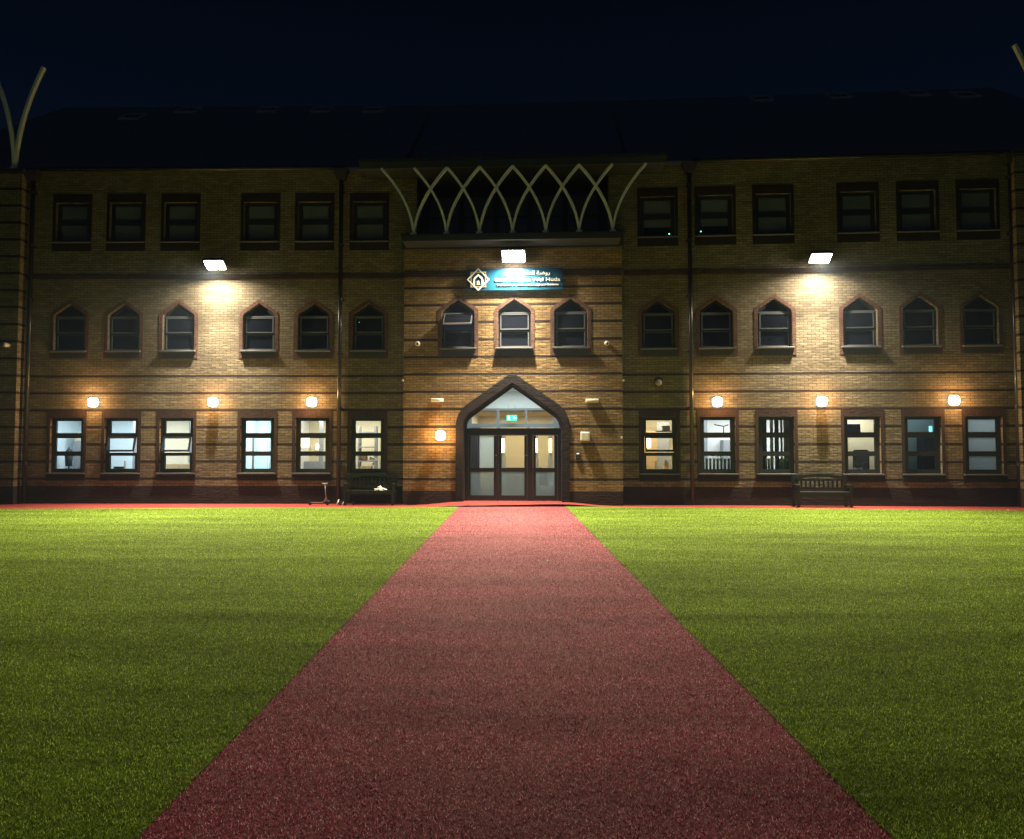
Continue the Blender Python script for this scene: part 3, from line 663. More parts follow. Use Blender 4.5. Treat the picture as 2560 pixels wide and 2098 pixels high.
# ------------------------------------------------------------------ interiors
def room(F, u0, u1, z1, d0, d1, wallm, z0=0.02, floorm=None, sidem=None):
    part('interior_wall', MB().box(u0, u1, d1, d1+.1, z0, z1), wallm, F)
    sm = sidem or wallm
    part('interior_wall', MB().box(u0-.05, u0, d0, d1+.1, z0, z1), sm, F)
    part('interior_wall', MB().box(u1, u1+.05, d0, d1+.1, z0, z1), sm, F)
    part('ceiling', MB().box(u0-.05, u1+.05, d0, d1+.1, z1, z1+.1), MAT['white'], F)
    part('interior_floor', MB().box(u0-.05, u1+.05, d0, d1+.1, z0-.04, z0), floorm or MAT['carpet'], F)
def arealight(F, u, d, z, w, h, power, col, rx=0.0, name='ceiling_lamp_light', parent=None, M=None, spread=pi):
    ld = bpy.data.lights.new(name, 'AREA'); ld.shape = 'RECTANGLE'; ld.size = w; ld.size_y = h; ld.energy = power; ld.color = col; ld.spread = spread
    o = bpy.data.objects.new(name, ld); place(o, parent, M if M is not None else F.M @ T(u, d, z) @ RX(rx)); return o
def seg(cs, F, i, j, **k):
    return cs[i]-.85, cs[j]+.85
uL = [c[2] for c in cols if c[0] == 'L']; uR = [c[2] for c in cols if c[0] == 'R']
ZC = 2.95
room(FL, uL[0]-1.75, uL[2]+.45, ZC, .3, 3.6, MAT['cool']); arealight(FL, uL[1]-.7, 1.9, ZC-.02, 3.6, 1.2, 200, (.90, .97, 1.0))
room(FL, uL[3]-1.2, uL[3]+.45, ZC, .3, 3.2, MAT['cool']); arealight(FL, uL[3]-.35, 1.7, ZC-.02, 1.2, 1.2, 125, (.85, .97, 1.0))
room(FL, uL[4]-1.03, uL[5]+.6, ZC, .3, 3.2, MAT['cream'], sidem=MAT['white']); arealight(FL, (uL[4]+uL[5])/2-.2, 1.7, ZC-.02, 2.4, 1.0, 110, (1.0, .93, .76))
room(FR, uR[0]-.5, uR[0]+1.15, ZC, .3, 3.2, MAT['cream']); arealight(FR, uR[0]+.4, 1.7, ZC-.02, 1.0, 1.0, 62, (1.0, .88, .64))
room(FR, uR[1]-.45, uR[2]+1.6, ZC, .3, 3.0, MAT['white']); arealight(FR, (uR[1]+uR[2])/2+.5, 1.6, ZC-.02, 2.6, 1.0, 110, (1.0, 1.0, .94))
room(FR, uR[3]-.45, uR[3]+1.18, ZC, .3, 1.75, MAT['cream'], sidem=MAT['white']); arealight(FR, uR[3]+.3, 1.1, ZC-.02, 1.0, .7, 26, (1.0, .97, .85))
room(FR, uR[4]-.42, uR[4]+1.25, ZC, .3, 1.55, MAT['cool']); arealight(FR, uR[4]+.3, 1.0, ZC-.02, 1.0, .6, 2.2, (.75, .95, 1.0))
room(FR, uR[5]-.42, uR[5]+1.5, ZC, .3, 1.6, MAT['white']); arealight(FR, uR[5]+.3, .9, ZC-.02, 1.0, .6, 5.0, (.85, .95, 1.0))

def inner(F, u, d):                              # where the sight line through u on the wall meets depth d
    if d <= .2 or F is FC: return u
    p = F.w(u, 0.1, 1.6); o_ = Vector((0, 0, CAMZ)); r = p-o_
    t = (F.P+F.n*d-o_).dot(F.n)/r.dot(F.n); return (o_+r*t-F.P).dot(F.ex)
def thing(name, mb, m, F, u, d, z, label, cat, group=None, smooth=False, rz=0.0):
    u = inner(F, u, d)
    o = obj(name, mb.mesh(name, smooth), m, None, F.M @ T(u, d, z) @ RZ(rz)); return tag(o, label, cat, group)
def cabinet(F, u, d, w, h, m, label, doors=2):
    u = inner(F, u, d)
    M = F.M @ T(u, d, .02); o = empty('cabinet', M); tag(o, label, 'cabinet')
    obj('carcass', MB().box(-w/2, w/2, 0, .45, 0, h).mesh('carcass'), m, o, M)
    for k in range(doors):
        a = -w/2+.01+k*w/doors
        dr = obj('door', MB().bev(a, a+w/doors-.02, -.02, -.001, .06, h-.02, .004).mesh('door'), m, o, M)
        obj('handle', MB().box(a+w/doors-.08, a+w/doors-.06, -.045, -.021, h*.45, h*.55).mesh('handle'), MAT['chrome'], dr, M)
    return o
# L room 1
cabinet(FL, uL[0]+.42, 2.6, .55, 1.95, MAT['grey'], 'tall grey cupboard inside the leftmost lit ground floor window')
thing('cupboard_box', MB().bev(-.25, .25, 0, .35, 0, .30, .01), MAT['cream'], FL, uL[0]+.42, 2.62, 1.975, 'cream storage box on top of the tall grey cupboard', 'box')
thing('coat_stand', MB().tube([(0, 0, 0), (0, 0, 1.75)], .02, 8).lathe([(.16, 0), (.16, .02), (.03, .05)], 16).tube([(0, 0, 1.1), (0, -.03, 1.55), (.02, 0, 1.7)], [.10, .12, .05], 10), MAT['darkcloth'], FL, uL[0]+.03, 2.2, .02, 'dark coat stand hung with a coat, inside leftmost lit window', 'coat stand', smooth=True)
thing('notice_board', MB().bev(-.22, .22, 0, .03, 0, .65, .005), MAT['grey'], FL, uL[0]-.25, 3.55, 1.15, 'small grey notice board on white wall left of the coat stand', 'notice board')
thing('door_post', MB().bev(-.055, .055, 0, .09, 0, 2.9, .006), MAT['grey'], FL, uL[1]+.36, 2.4, .02, 'slim grey post inside the second lit window from left', 'post', 'grey posts inside the office')
thing('door_post', MB().bev(-.055, .055, 0, .09, 0, 2.9, .006), MAT['grey'], FL, uL[2]+.42, 2.4, .02, 'slim grey post inside the third lit window from left', 'post', 'grey posts inside the office')
M = FL.M @ T(inner(FL, uL[1]-.10, 1.5), 1.5, .02); o = empty('computer_desk', M); tag(o, 'white desk edge seen low in the second lit window', 'desk')
obj('desk_top', MB().bev(-.6, .6, 0, .6, .72, .75, .004).mesh('desk_top'), MAT['white'], o, M)
for x in (-.55, .55):
    for y in (.05, .55): obj('leg', MB().box(x-.02, x+.02, y-.02, y+.02, 0, .72).mesh('leg'), MAT['chrome'], o, M)
M = FL.M @ T(inner(FL, uL[1]-.12, 1.75), 1.75, .771); o = empty('computer_monitor', M); tag(o, 'small black monitor standing on the white desk', 'monitor')
obj('screen', MB().bev(-.17, .17, 0, .03, .10, .34, .006).mesh('screen'), MAT['black'], o, M)
obj('stand', MB().box(-.02, .02, .01, .04, .0, .12).box(-.09, .09, -.05, .08, 0, .012).mesh('stand'), MAT['black'], o, M)
thing('wooden_pole', MB().tube([(0, 0, 0), (0, 0, 1.28)], [.022, .03], 8), MAT['wood'], FL, uL[1]+.08, 1.95, .02, 'brown pole leaning behind the desk in the second lit window', 'pole', smooth=True)
cabinet(FL, uL[2]+.05, 2.9, .9, 1.15, MAT['tan'], 'low tan cupboard inside the third lit window from left')
thing('wall_panel', MB().bev(-.42, .42, 0, .03, 0, 2.7, .004), MAT['cream'], FL, uL[2]-.02, 3.54, .1, 'cream wall panel filling the third lit window', 'wall panel')
# L room 2
thing('door_leaf', MB().bev(-.10, .10, 0, .05, 0, 2.05, .004), MAT['wood'], FL, uL[3]-.22, 2.8, .02, 'brown edge of an inner door in the brightest white ground floor window', 'door')
thing('wall_panel', MB().bev(-.22, .22, 0, .03, 0, 2.8, .004), MAT['tan'], FL, uL[3]-.42, 3.14, .04, 'tan wall panel at the left of the brightest white window', 'wall panel')
for k, x in enumerate((.30, .37)):
    thing('blind_cord', MB().tube([(0, 0, 0), (0, 0, 1.75)], .008, 6), MAT['grey'], FL, uL[3]+x, .45, 1.0, ['thin grey blind cord at right of the brightest window, the inner one', 'thin grey blind cord at right of the brightest window, the outer one'][k], 'cord')
# L room 3
thing('door_post', MB().bev(-.07, .07, 0, .09, 0, 2.9, .006), MAT['grey'], FL, uL[4]+.25, 2.2, .02, 'grey post inside the window with the bright warm lamp', 'post')
def globe_lamp(F, u, d, z, w, h, label):
    u = inner(F, u, d)
    M = F.M @ T(u, d, z); o = empty('interior_wall_lamp', M); tag(o, label, 'lamp')
    obj('back_plate', MB().box(-w*.3, w*.3, .06, .09, -h*.3, h*.3).mesh('back_plate'), MAT['chrome'], o, M)
    obj('shade', MB().bev(-w/2, w/2, -.08, .059, -h/2, h/2, .04).mesh('shade', True), MAT['bulb'], o, M)
globe_lamp(FL, uL[4]-.26, .62, 1.92, .30, .34, 'bright warm lamp glowing in the fifth lit window from left')
globe_lamp(FL, uL[4]+.14, 3.0, 1.78, .10, .22, 'small dim lamp right of the bright warm lamp in the fifth window')
cabinet(FL, uL[4]+.05, 2.6, .8, 1.25, MAT['grey'], 'low grey cupboard inside the fifth lit window from left')
M = FL.M @ T(inner(FL, uL[5]+.05, 2.0), 2.0, .02); o = empty('shelf_unit', M); tag(o, 'open grey shelf unit with items in the window next to the left drainpipe', 'shelf unit')
for x in (-.40, .16): obj('side_panel', MB().box(x, x+.05, 0, .35, 0, 2.45).mesh('side_panel'), MAT['grey'], o, M)
for z in (.78, 1.25, 1.72, 2.22): obj('shelf', MB().box(-.349, .159, 0, .35, z, z+.04).mesh('shelf'), MAT['grey'], o, M)
thing('storage_box', MB().bev(-.2, .2, 0, .3, 0, .26, .01), MAT['tan'], FL, uL[5]-.08, 2.02, .861, 'tan box on the lowest visible shelf of the shelf unit', 'box')
thing('storage_box', MB().bev(-.1, .1, 0, .25, 0, .3, .01), MAT['wood'], FL, uL[5]-.15, 2.02, 1.311, 'brown box on the middle shelf of the shelf unit', 'box')
thing('desk_lamp', MB().lathe([(.09, 0), (.09, .02), (.015, .03), (.015, .22)], 14).tube([(0, 0, .22), (.1, 0, .34), (-.1, 0, .42)], [.03, .05, .07], 12), MAT['paper'], FL, uL[5]+.16, .7, 1.0, 'white curved desk lamp in the window next to the left drainpipe', 'lamp', smooth=True)
part('window_board', MB().box(uL[5]-.6, uL[5]+.6, .31, .95, .96, .999), MAT['cream'], FL)
# R windows
cabinet(FR, uR[0]-.28, 2.55, .5, 2.3, MAT['tan'], 'tall tan cupboard in the window right of the entrance', 1)
thing('door_leaf', MB().bev(-.20, .20, 0, .05, 0, 2.6, .004), MAT['grey'], FR, uR[0]+.12, 2.6, .02, 'grey inner door in the first window right of the entrance', 'door')
globe_lamp(FR, uR[0]-.33, .62, 1.88, .16, .32, 'warm lamp glowing at the left edge of the open window right of the entrance')
thing('letter_tray', MB().bev(-.12, .12, 0, .2, 0, .16, .01), MAT['paper'], FR, uR[0]+.22, .6, 2.26, 'white letter tray high in the first window right of the entrance', 'tray')
thing('wall_shelf', MB().box(-.3, .3, 0, .4, 0, .03), MAT['grey'], FR, uR[0]+.22, .5, 2.229, 'grey wall shelf carrying the white letter tray', 'shelf')
thing('vase', MB().lathe([(.05, 0), (.10, .08), (.11, .2), (.05, .3), (.06, .34)], 16), MAT['cream'], FR, uR[0]+.2, .7, 1.0, 'cream vase low in the first window right of the entrance', 'vase', smooth=True)
part('window_board', MB().box(uR[0]-.6, uR[0]+.6, .31, .9, .96, .999), MAT['cream'], FR)
thing('door_post', MB().bev(-.10, .10, 0, .06, 0, 2.9, .006), MAT['grey'], FR, uR[1]-.38, 2.6, .02, 'grey post at the left of the white room beside the right drainpipe', 'post')
thing('screen_mount', MB().tube([(-.25, 0, .28), (.05, 0, .22), (.2, 0, .27)], .018, 8).tube([(.05, 0, .22), (.05, 0, 0)], .015, 8), MAT['darkcloth'], FR, uR[1]+.15, 1.4, 2.2, 'dark angled arm of a screen mount in the white room beside the right drainpipe', 'screen mount', smooth=True)
cabinet(FR, uR[1]+.33, 2.5, .35, 1.98, MAT['grey'], 'narrow grey cupboard in the white room beside the right drainpipe', 1)
def curtain(F, u, w, z0, z1, n, label, m, d=.36, amp=.03):
    vs = []; fs = []; N = n*10
    for i in range(N+1):
        x = -w/2+w*i/N; y = amp*sin(2*pi*n*i/N)+.01*sin(i*.7)
        vs += [(x, y, z0), (x, y, z1), (x, y+.006, z0), (x, y+.006, z1)]
    for i in range(N): a = 4*i; fs += [(a, a+4, a+5, a+1), (a+2, a+3, a+7, a+6)]
    u = inner(F, u, d)
    o = obj('curtain', MB().add(vs, fs).mesh('curtain', True), m, None, F.M @ T(u, d, 0)); return tag(o, label, 'curtain')
curtain(FR, uR[2]-.36, .20, .95, 2.7, 3, 'dark gathered curtain strip at the left of the curtained window', MAT['darkcloth'])
curtain(FR, uR[2]-.12, .10, .95, 2.7, 2, 'narrow pale curtain fold second from the left in the curtained window', MAT['curtain'])
curtain(FR, uR[2]+.03, .13, .95, 2.7, 2, 'dark middle curtain strip in the curtained window', MAT['darkcloth'])
curtain(FR, uR[2]+.17, .07, .95, 2.7, 1, 'narrow pale curtain fold right of the dark middle strip', MAT['curtain'])
curtain(FR, uR[2]+.34, .22, .95, 2.7, 4, 'brownish gathered curtain at the right of the curtained window', MAT['tan'])
# privacy film on two lower panes (white slatted)
for F, u, lab in ((FR, uR[1], 'grey striped privacy screen behind the lower pane of the white room'), (FR, uR[2], 'grey striped privacy screen behind the lower pane of the curtained window')):
    mb = MB()
    for k in range(7): mb.box(-.38+k*.11, -.38+k*.11+.07, 0, .02, 0, .42)
    thing('slatted_screen', mb.box(-.4, .4, .021, .03, 0, .02).box(-.4, .4, .021, .03, .40, .42), MAT['grey'], F, u+.02, .34, .98, lab, 'screen')
thing('projector_case', MB().bev(-.20, .20, 0, .3, 0, .30, .03).box(-.03, .05, -.004, -.001, .05, .1), MAT['black'], FR, uR[3]-.20, .75, 2.17, 'black equipment case on the brown shelf in the plant window', 'case')
thing('wall_shelf', MB().box(-.28, .28, 0, .4, 0, .10), MAT['tan'], FR, uR[3]-.22, .70, 2.065, 'tan wall shelf carrying the black equipment case', 'shelf')
thing('office_chair', MB().tube([(0, 0, 0), (0, 0, .4)], .03, 10).bev(-.24, .24, -.24, .24, .4, .48, .03).bev(-.24, .24, .2, .28, .55, 1.42, .08).box(-.03, .03, .2, .24, .45, .6).box(-.28, .28, -.02, .02, 0, .04).box(-.02, .02, -.28, .28, 0, .04), MAT['darkcloth'], FR, uR[3]+.07, 1.25, .25, 'black office chair back seen behind the potted plant', 'chair')
part('window_board', MB().box(uR[3]-.6, uR[3]+.6, .31, .85, .93, .969), MAT['white'], FR)
# potted plant
M = FR.M @ T(inner(FR, uR[3]-.12, .55), .55, .97); o = empty('potted_plant', M); tag(o, 'leafy green plant in a white pot on the window board', 'plant')
obj('pot', MB().lathe([(.09, 0), (.12, .13), (.12, .15)], 20).mesh('pot', True), MAT['pot'], o, M)
mb = MB(); st = MB()
for k in range(16):
    a = random.uniform(0, 2*pi); L = random.uniform(.12, .26); e = random.uniform(.5, 1.4)
    tip = Vector((cos(a)*L*cos(e)*1.3, sin(a)*L*cos(e), .14+L*sin(e)))
    st.tube([(0, 0, .12), tuple(tip*.6+Vector((0, 0, .06))), tuple(tip)], .004, 5)
    for q in range(6):
        c = tip*(.5+.1*q)+Vector((random.uniform(-.04, .04), random.uniform(-.04, .04), random.uniform(-.02, .05))); w_ = random.uniform(.02, .035)
        RR = Matrix.Rotation(random.uniform(0, 6), 4, 'Z') @ Matrix.Rotation(random.uniform(-1.2, 1.2), 4, 'X')
        mb.add([(-w_*.5, 0, 0), (0, w_*1.4, .004), (w_*.5, 0, 0), (0, -w_*1.2, 0)], [(0, 3, 2, 1)], T(*c) @ RR)
obj('foliage', mb.mesh('foliage'), MAT['leaf'], o, M); obj('stem', st.mesh('stem'), MAT['leaf'], o, M)
thing('wardrobe', MB().bev(-.35, .35, 0, .5, 0, 2.1, .01).box(-.004, .004, -.003, .0, .05, 2.05), MAT['darkcloth'], FR, uR[4]+.42, 1.0, .02, 'dark tall wardrobe in the dim window second from the right end', 'wardrobe')
M_ = thing('lamp_panel', MB().bev(-.05, .05, 0, .03, -.09, .09, .01), mat('cyan glow', (.2, .6, .7), .5, emis=(.35, .95, 1.0), estr=1.2), FR, uR[4]+.27, .55, 2.30, 'small glowing cyan panel in the top pane of the dim window', 'light panel')

# --- lobby behind the main doors
LZ = 3.56; LD0, LD1 = .45, 3.1
uA, uB_ = uD-1.75, uD+1.75
part('interior_wall', MB().box(uA-.1, uA, .38, 7.2, .1, 4.2).box(uB_, uB_+.1, .38, 7.2, .1, 4.2), MAT['white'], FC)
part('ceiling', MB().box(uA, uB_, .39, LD1, 3.70, 3.8), MAT['white'], FC)
part('ceiling', MB().box(uA, uB_, LD1+.12, 7.2, 3.0, 3.1), MAT['tan'], FC)
part('interior_floor', MB().box(uA, uB_, .4, 7.2, .06, .10), MAT['carpet'], FC)
part('interior_wall', MB().box(uA, uB_, 7.1, 7.2, .1, 3.0), MAT['cream'], FC)
zq = lambda py: FC.uz(1284, py, LD1)[1]; uq = lambda zx: FC.uz(980+zx/3.416, 1060, LD1)[0]
part('interior_wall', MB().box(uA, uB_, LD1, LD1+.12, zq(1021), 3.70), MAT['white'], FC)
sc = MB().plate([rect(uA+.01, uB_-.01, .1, zq(1021))] + [rect(uq(a), uq(b), zq(1059), zq(1026)) for a, b in ((680, 893), (915, 1138), (1155, 1382))]
                + [rect(uq(a), uq(b), .14, zq(1068)) for a, b in ((700, 893), (925, 1150), (1180, 1382))], LD1+.02, LD1+.09)
SCR = part('inner_screen', sc, MAT['grey'], FC)
arealight(FC, uD, 1.7, 3.66, 2.0, 1.2, 60, (.88, 1.0, .97))
arealight(FC, uD, 5.2, 2.97, 2.6, 2.4, 90, (1.0, .78, .45))
thing('smoke_detector', MB().lathe([(.06, 0), (.05, -.04)], 16), MAT['ptube'], FC, uD-.02, 2.2, 3.699, 'small round smoke detector on the white lobby ceiling', 'detector')
# exit sign
M = FC.M @ T(FC.uz(980+1023/3.416, 1043, LD1-.3)[0], LD1-.3, FC.uz(1284, 1052, LD1-.3)[1]); o = empty('exit_sign', M)
tag(o, 'green lit emergency exit sign hanging behind the fanlight', 'sign')
obj('panel', MB().bev(-.18, .18, 0, .03, 0, .19, .006).mesh('panel'), MAT['green'], o, M)
obj('hanger', MB().box(-.12, -.11, .01, .02, .191, .55).box(.11, .12, .01, .02, .191, .55).mesh('hanger'), MAT['chrome'], o, M)
pic = MB().plate([[(.03, .095), (.09, .15), (.09, .115), (.15, .115), (.15, .075), (.09, .075), (.09, .04)]], -.008, -.001)     # arrow
pic.plate([[(-.10+.018*cos(t*.6), .155+.018*sin(t*.6)) for t in range(10)]], -.008, -.001)
pic.plate([[(-.125, .135), (-.09, .135), (-.055, .10), (-.065, .09), (-.09, .11), (-.085, .075), (-.05, .06), (-.055, .02), (-.07, .02), (-.07, .05), (-.10, .06), (-.13, .025), (-.145, .035), (-.115, .075), (-.115, .11), (-.14, .09), (-.15, .10)]], -.008, -.001)
obj('pictogram', pic.mesh('pictogram'), MAT['whiteem'], o, M)
# reception
M = FC.M @ T(uD+.0, 5.0, .1); o = empty('reception_desk', M); tag(o, 'reception desk with dark top and tan front behind the middle door', 'desk')
obj('front_panel', MB().box(-.55, .75, 0, .06, 0, .85).mesh('front_panel'), MAT['tan'], o, M)
obj('desk_top', MB().bev(-.6, .8, -.05, .7, .85, .90, .006).mesh('desk_top'), MAT['darkcloth'], o, M)
thing('waste_paper_bin', MB().lathe([(.10, 0), (.14, .42), (.13, .42), (.09, .02)], 16), MAT['pot'], FC, uD+1.22, 3.6, .11, 'white bin on the lobby floor behind the right door', 'bin', smooth=True)
thing('reception_chair', MB().bev(-.26, .26, 0, .08, .35, .8, .04).bev(-.28, .28, -.4, 0, .3, .4, .03).box(-.24, -.2, -.38, -.34, 0, .3).box(.2, .24, -.38, -.34, 0, .3).box(-.24, -.2, 0, .04, 0, .36).box(.2, .24, 0, .04, 0, .36), MAT['darkcloth'], FC, uD+.9, 4.4, .1, 'black lobby chair seen through the right door', 'chair')
for px, lab in ((948, 'left glowing warm strip lamp seen through the middle door'), (1229, 'glowing warm strip lamp at the left side of the right door pane'), (1352, 'glowing warm strip lamp at the right side of the right door pane')):
    u, z = FC.uz(980+px/3.416, 1112, 3.5)
    M = FC.M @ T(u, 3.5, z); o = empty('strip_lamp', M); tag(o, lab, 'lamp', 'strip lamps in the lobby')
    obj('tube', MB().tube([(0, 0, -.28), (0, 0, .22)], .045, 12).mesh('tube', True), MAT['bulb'], o, M)
    obj('holder', MB().box(-.03, .03, .046, .08, -.32, .26).mesh('holder'), MAT['chrome'], o, M)
    thing('display_column', MB().bev(-.09, .09, 0, .09, 0, 2.6, .005), MAT['cream'], FC, u, 3.59, .1, 'cream column behind the '+lab, 'column')
curtain(FC, uD-1.28, .35, .15, 2.4, 5, 'pale gathered curtain inside the left door', MAT['grey'], d=1.4)

# ------------------------------------------------------------------ pipes
def downpipe(F, pxt, pxb, ztop, label, hopper=True, r=.062):
    ut = F.uz(pxt, 700)[0]; zt = ztop
    M = F.M @ T(ut, -.10, 0); o = empty('downpipe', M); tag(o, label, 'downpipe')
    obj('pipe', MB().tube([(0, 0, .04), (0, 0, zt-.35)], r, 14).mesh('pipe', True), MAT['pipe'], o, M)
    for z in [1.2+1.7*k for k in range(6)]:
        mb = MB()
        if z < zt-.5: mb.tube([(0, 0, z), (0, 0, z+.09)], r+.012, 14).box(-.09, .09, .03, .098, z+.02, z+.07); obj('bracket', mb.mesh('bracket', False), MAT['pipe'], o, M)
    if hopper: obj('hopper', MB().add([(-.13, -.13, 0), (.13, -.13, 0), (.13, .09, 0), (-.13, .09, 0), (-.24, -.2, .3), (.24, -.2, .3), (.24, .09, .3), (-.24, .09, .3)], [(0, 3, 2, 1), (4, 5, 6, 7), (0, 1, 5, 4), (1, 2, 6, 5), (2, 3, 7, 6), (3, 0, 4, 7)], T(0, 0, zt-.36)).mesh('hopper'), MAT['pipe'], o, M)
downpipe(FL, 853, 849, TOPZ-.02, 'black downpipe between the two windows left of the entrance bay')
downpipe(FR, 1724, 1731, TOPZ-.02, 'black downpipe between the two windows right of the entrance bay')
downpipe(FL, 82, 66, TOPZ-.02, 'black downpipe at the far left corner beside the lit brick pier')
downpipe(FR, 2528, 2540, TOPZ-.02, 'black downpipe at the far right corner of the facade')

# ------------------------------------------------------------------ ornamental arches on the bay
def blades(name, M, bases, dx, H, wdt, label, ends=None, n=14, dep=.12):
    o = empty(name, M); tag(o, label, 'arch screen')
    for b_ in bases:
        for s in (-1, 1):
            if ends and (b_, s) in ends: continue
            vs = []; fs = []
            for i in range(n+1):
                t = i/n; x = b_+s*(dx*t*t*.86+dx*t*.14); z = H*t
                tx, tz = s*dx*(1.72*t+.14), H; L = math.hypot(tx, tz); nx, nz = tz/L, -tx/L; hw = wdt/2
                y = s*.012 - .0
                for (a, c) in ((-hw, -dep/2), (hw, -dep/2), (hw, dep/2), (-hw, dep/2)): vs.append((x+nx*a, y+c, z+nz*a))
            for i in range(n):
                for k in range(4): fs.append((4*i+k, 4*i+(k+1) % 4, 4*i+4+(k+1) % 4, 4*i+4+k))
            fs += [(3, 2, 1, 0), (4*n, 4*n+1, 4*n+2, 4*n+3)]
            obj('blade', MB().add(vs, fs).mesh('blade'), MAT['steel'], o, M)
    mb = MB()
    for b_ in bases: mb.box(b_-.09, b_+.09, -.09, .09, -.02, .05)
    obj('base_plate', mb.mesh('base_plate'), MAT['steel'], o, M)
    return o
dB = -.70
bp = [FC.uz(880+x/2.6475, 580, dB)[0] for x in (410, 625, 845, 1067, 1285, 1500, 1725)]
spc = (bp[-1]-bp[0])/6
bp = [bp[0]+spc*i for i in range(7)]
ztip = FC.uz(1284, 416, dB)[1]; zbb = FC.uz(1284, 584, dB)[1]
part('balcony', MB().box(BAYL+.1, BAYR-.1, dB-.15, -.12, zbb-.22, zbb-.03), MAT['soffit'], FC)
blades('arch_screen', FC.M @ T(0, dB, zbb), bp, spc, ztip-zbb, .066, 'row of seven pale interlaced pointed steel arches above the entrance bay')
ul, zl = FL.uz(37, 424, -.25)
blades('arch_screen', FL.M @ T(ul, -.25, TW[0]+.02), [0, -1.62], .82, FL.uz(100, 170, -.25)[1]-TW[0], .08, 'pale steel arch blades on top of the left tower')
ur, zr_ = FR.uz(2532, 115, -.25)
blades('arch_screen', FR.M @ T(ur+.85, -.25, TW[1]+.02), [0, 1.62], .82, zr_-TW[1], .08, 'pale steel arch blades on top of the right tower')

# ------------------------------------------------------------------ floodlights
def floodlight(F, px, py, d, label, w=.56, power=FLOOD_W, hh=.17, spill=.18, tilt=None):
    tilt = tilt or FTILT
    u, z = F.uz(px, py, -d); M = F.M @ T(u, -d, z); o = empty('floodlight', F.M @ T(u, 0, z)); tag(o, label, 'floodlight', 'floodlights above the first floor')
    Mt = M @ RX(R_(-tilt))
    obj('housing', MB().bev(-w/2-.04, w/2+.04, -hh-.03, hh+.03, .0, .10, .02).mesh('housing'), MAT['black'], o, Mt)
    obj('lens', MB().bev(-w/2, w/2, -hh, hh, -.05, -.001, .02).mesh('lens'), MAT['lens'], o, Mt)
    obj('bracket', MB().box(-.03, .03, .0, d, .03, .08).box(-.10, .10, d-.02, d-.001, -.05, .15).mesh('bracket'), MAT['black'], o, M)
    mb = MB()
    for k in range(9): x = -w/2+.02+k*(w-.04)/8; mb.box(x-.005, x+.005, -hh, hh, .101, .13)
    obj('heatsink', mb.mesh('heatsink'), MAT['black'], o, Mt)
    arealight(F, 0, 0, 0, w*.4, hh*.8, power, FLOOD_C, name='floodlight_beam', parent=o, M=Mt @ T(0, 0, -.06), spread=R_(FSPREAD))
    arealight(F, 0, 0, 0, w*.5, .1, power*spill, FLOOD_C, name='floodlight_spill', parent=o, M=M @ RX(R_(-8)) @ T(0, 0, -.17), spread=R_(166))
floodlight(FL, 538, 662, .56, 'blazing floodlight on the left wing above the arched windows')
floodlight(FC, 1284, 640, .50, 'blazing floodlight directly above the blue sign', w=.66, hh=.22, spill=.24, power=FLOOD_W*1.05)
floodlight(FR, 2051, 645, .56, 'blazing floodlight on the right wing above the arched windows')

# ------------------------------------------------------------------ bulkhead wall lamps
def wall_lamp(F, px, py, label):
    u, z = F.uz(px, py, -.1); M = F.M @ T(u, 0, z); o = empty('wall_lamp', M); tag(o, label, 'lamp', 'warm wall lamps on the ground floor')
    obj('base', MB().bev(-.12, .12, -.05, -.001, -.12, .12, .02).mesh('base'), MAT['black'], o, M)
    se = lambda r: [(r*math.copysign(abs(cos(a))**.62, cos(a)), r*math.copysign(abs(sin(a))**.62, sin(a))) for a in [2*pi*k/32 for k in range(32)]]
    obj('diffuser', MB().plate([se(.14)], -.13, -.051).plate([se(.125)], -.155, -.1301).plate([se(.095)], -.17, -.1551).mesh('diffuser'), MAT['globe'], o, M)
    ld = bpy.data.lights.new('wall_lamp_glow', 'POINT'); ld.energy = WALLAMP_W; ld.color = WALLAMP_C; ld.shadow_soft_size = .10
    place(bpy.data.objects.new('wall_lamp_glow', ld), o, M @ T(0, -.24, 0))
for F, px, py, lab in ((FL, 232, 1006, 'square warm wall lamp between the first two windows of the left wing'),
                       (FL, 532, 1005.5, 'square warm wall lamp in the middle of the left wing'),
                       (FL, 779, 1005, 'square warm wall lamp just left of the left middle downpipe'),
                       (FR, 1794, 1005, 'square warm wall lamp just right of the right middle downpipe'),
                       (FR, 2055, 1004, 'square warm wall lamp in the middle of the right wing'),
                       (FR, 2386, 1001, 'square warm wall lamp near the right end of the facade'),
                       (FC, 1101, 1089, 'warm wall lamp beside the left of the pointed doorway')):
    wall_lamp(F, px, py, lab)

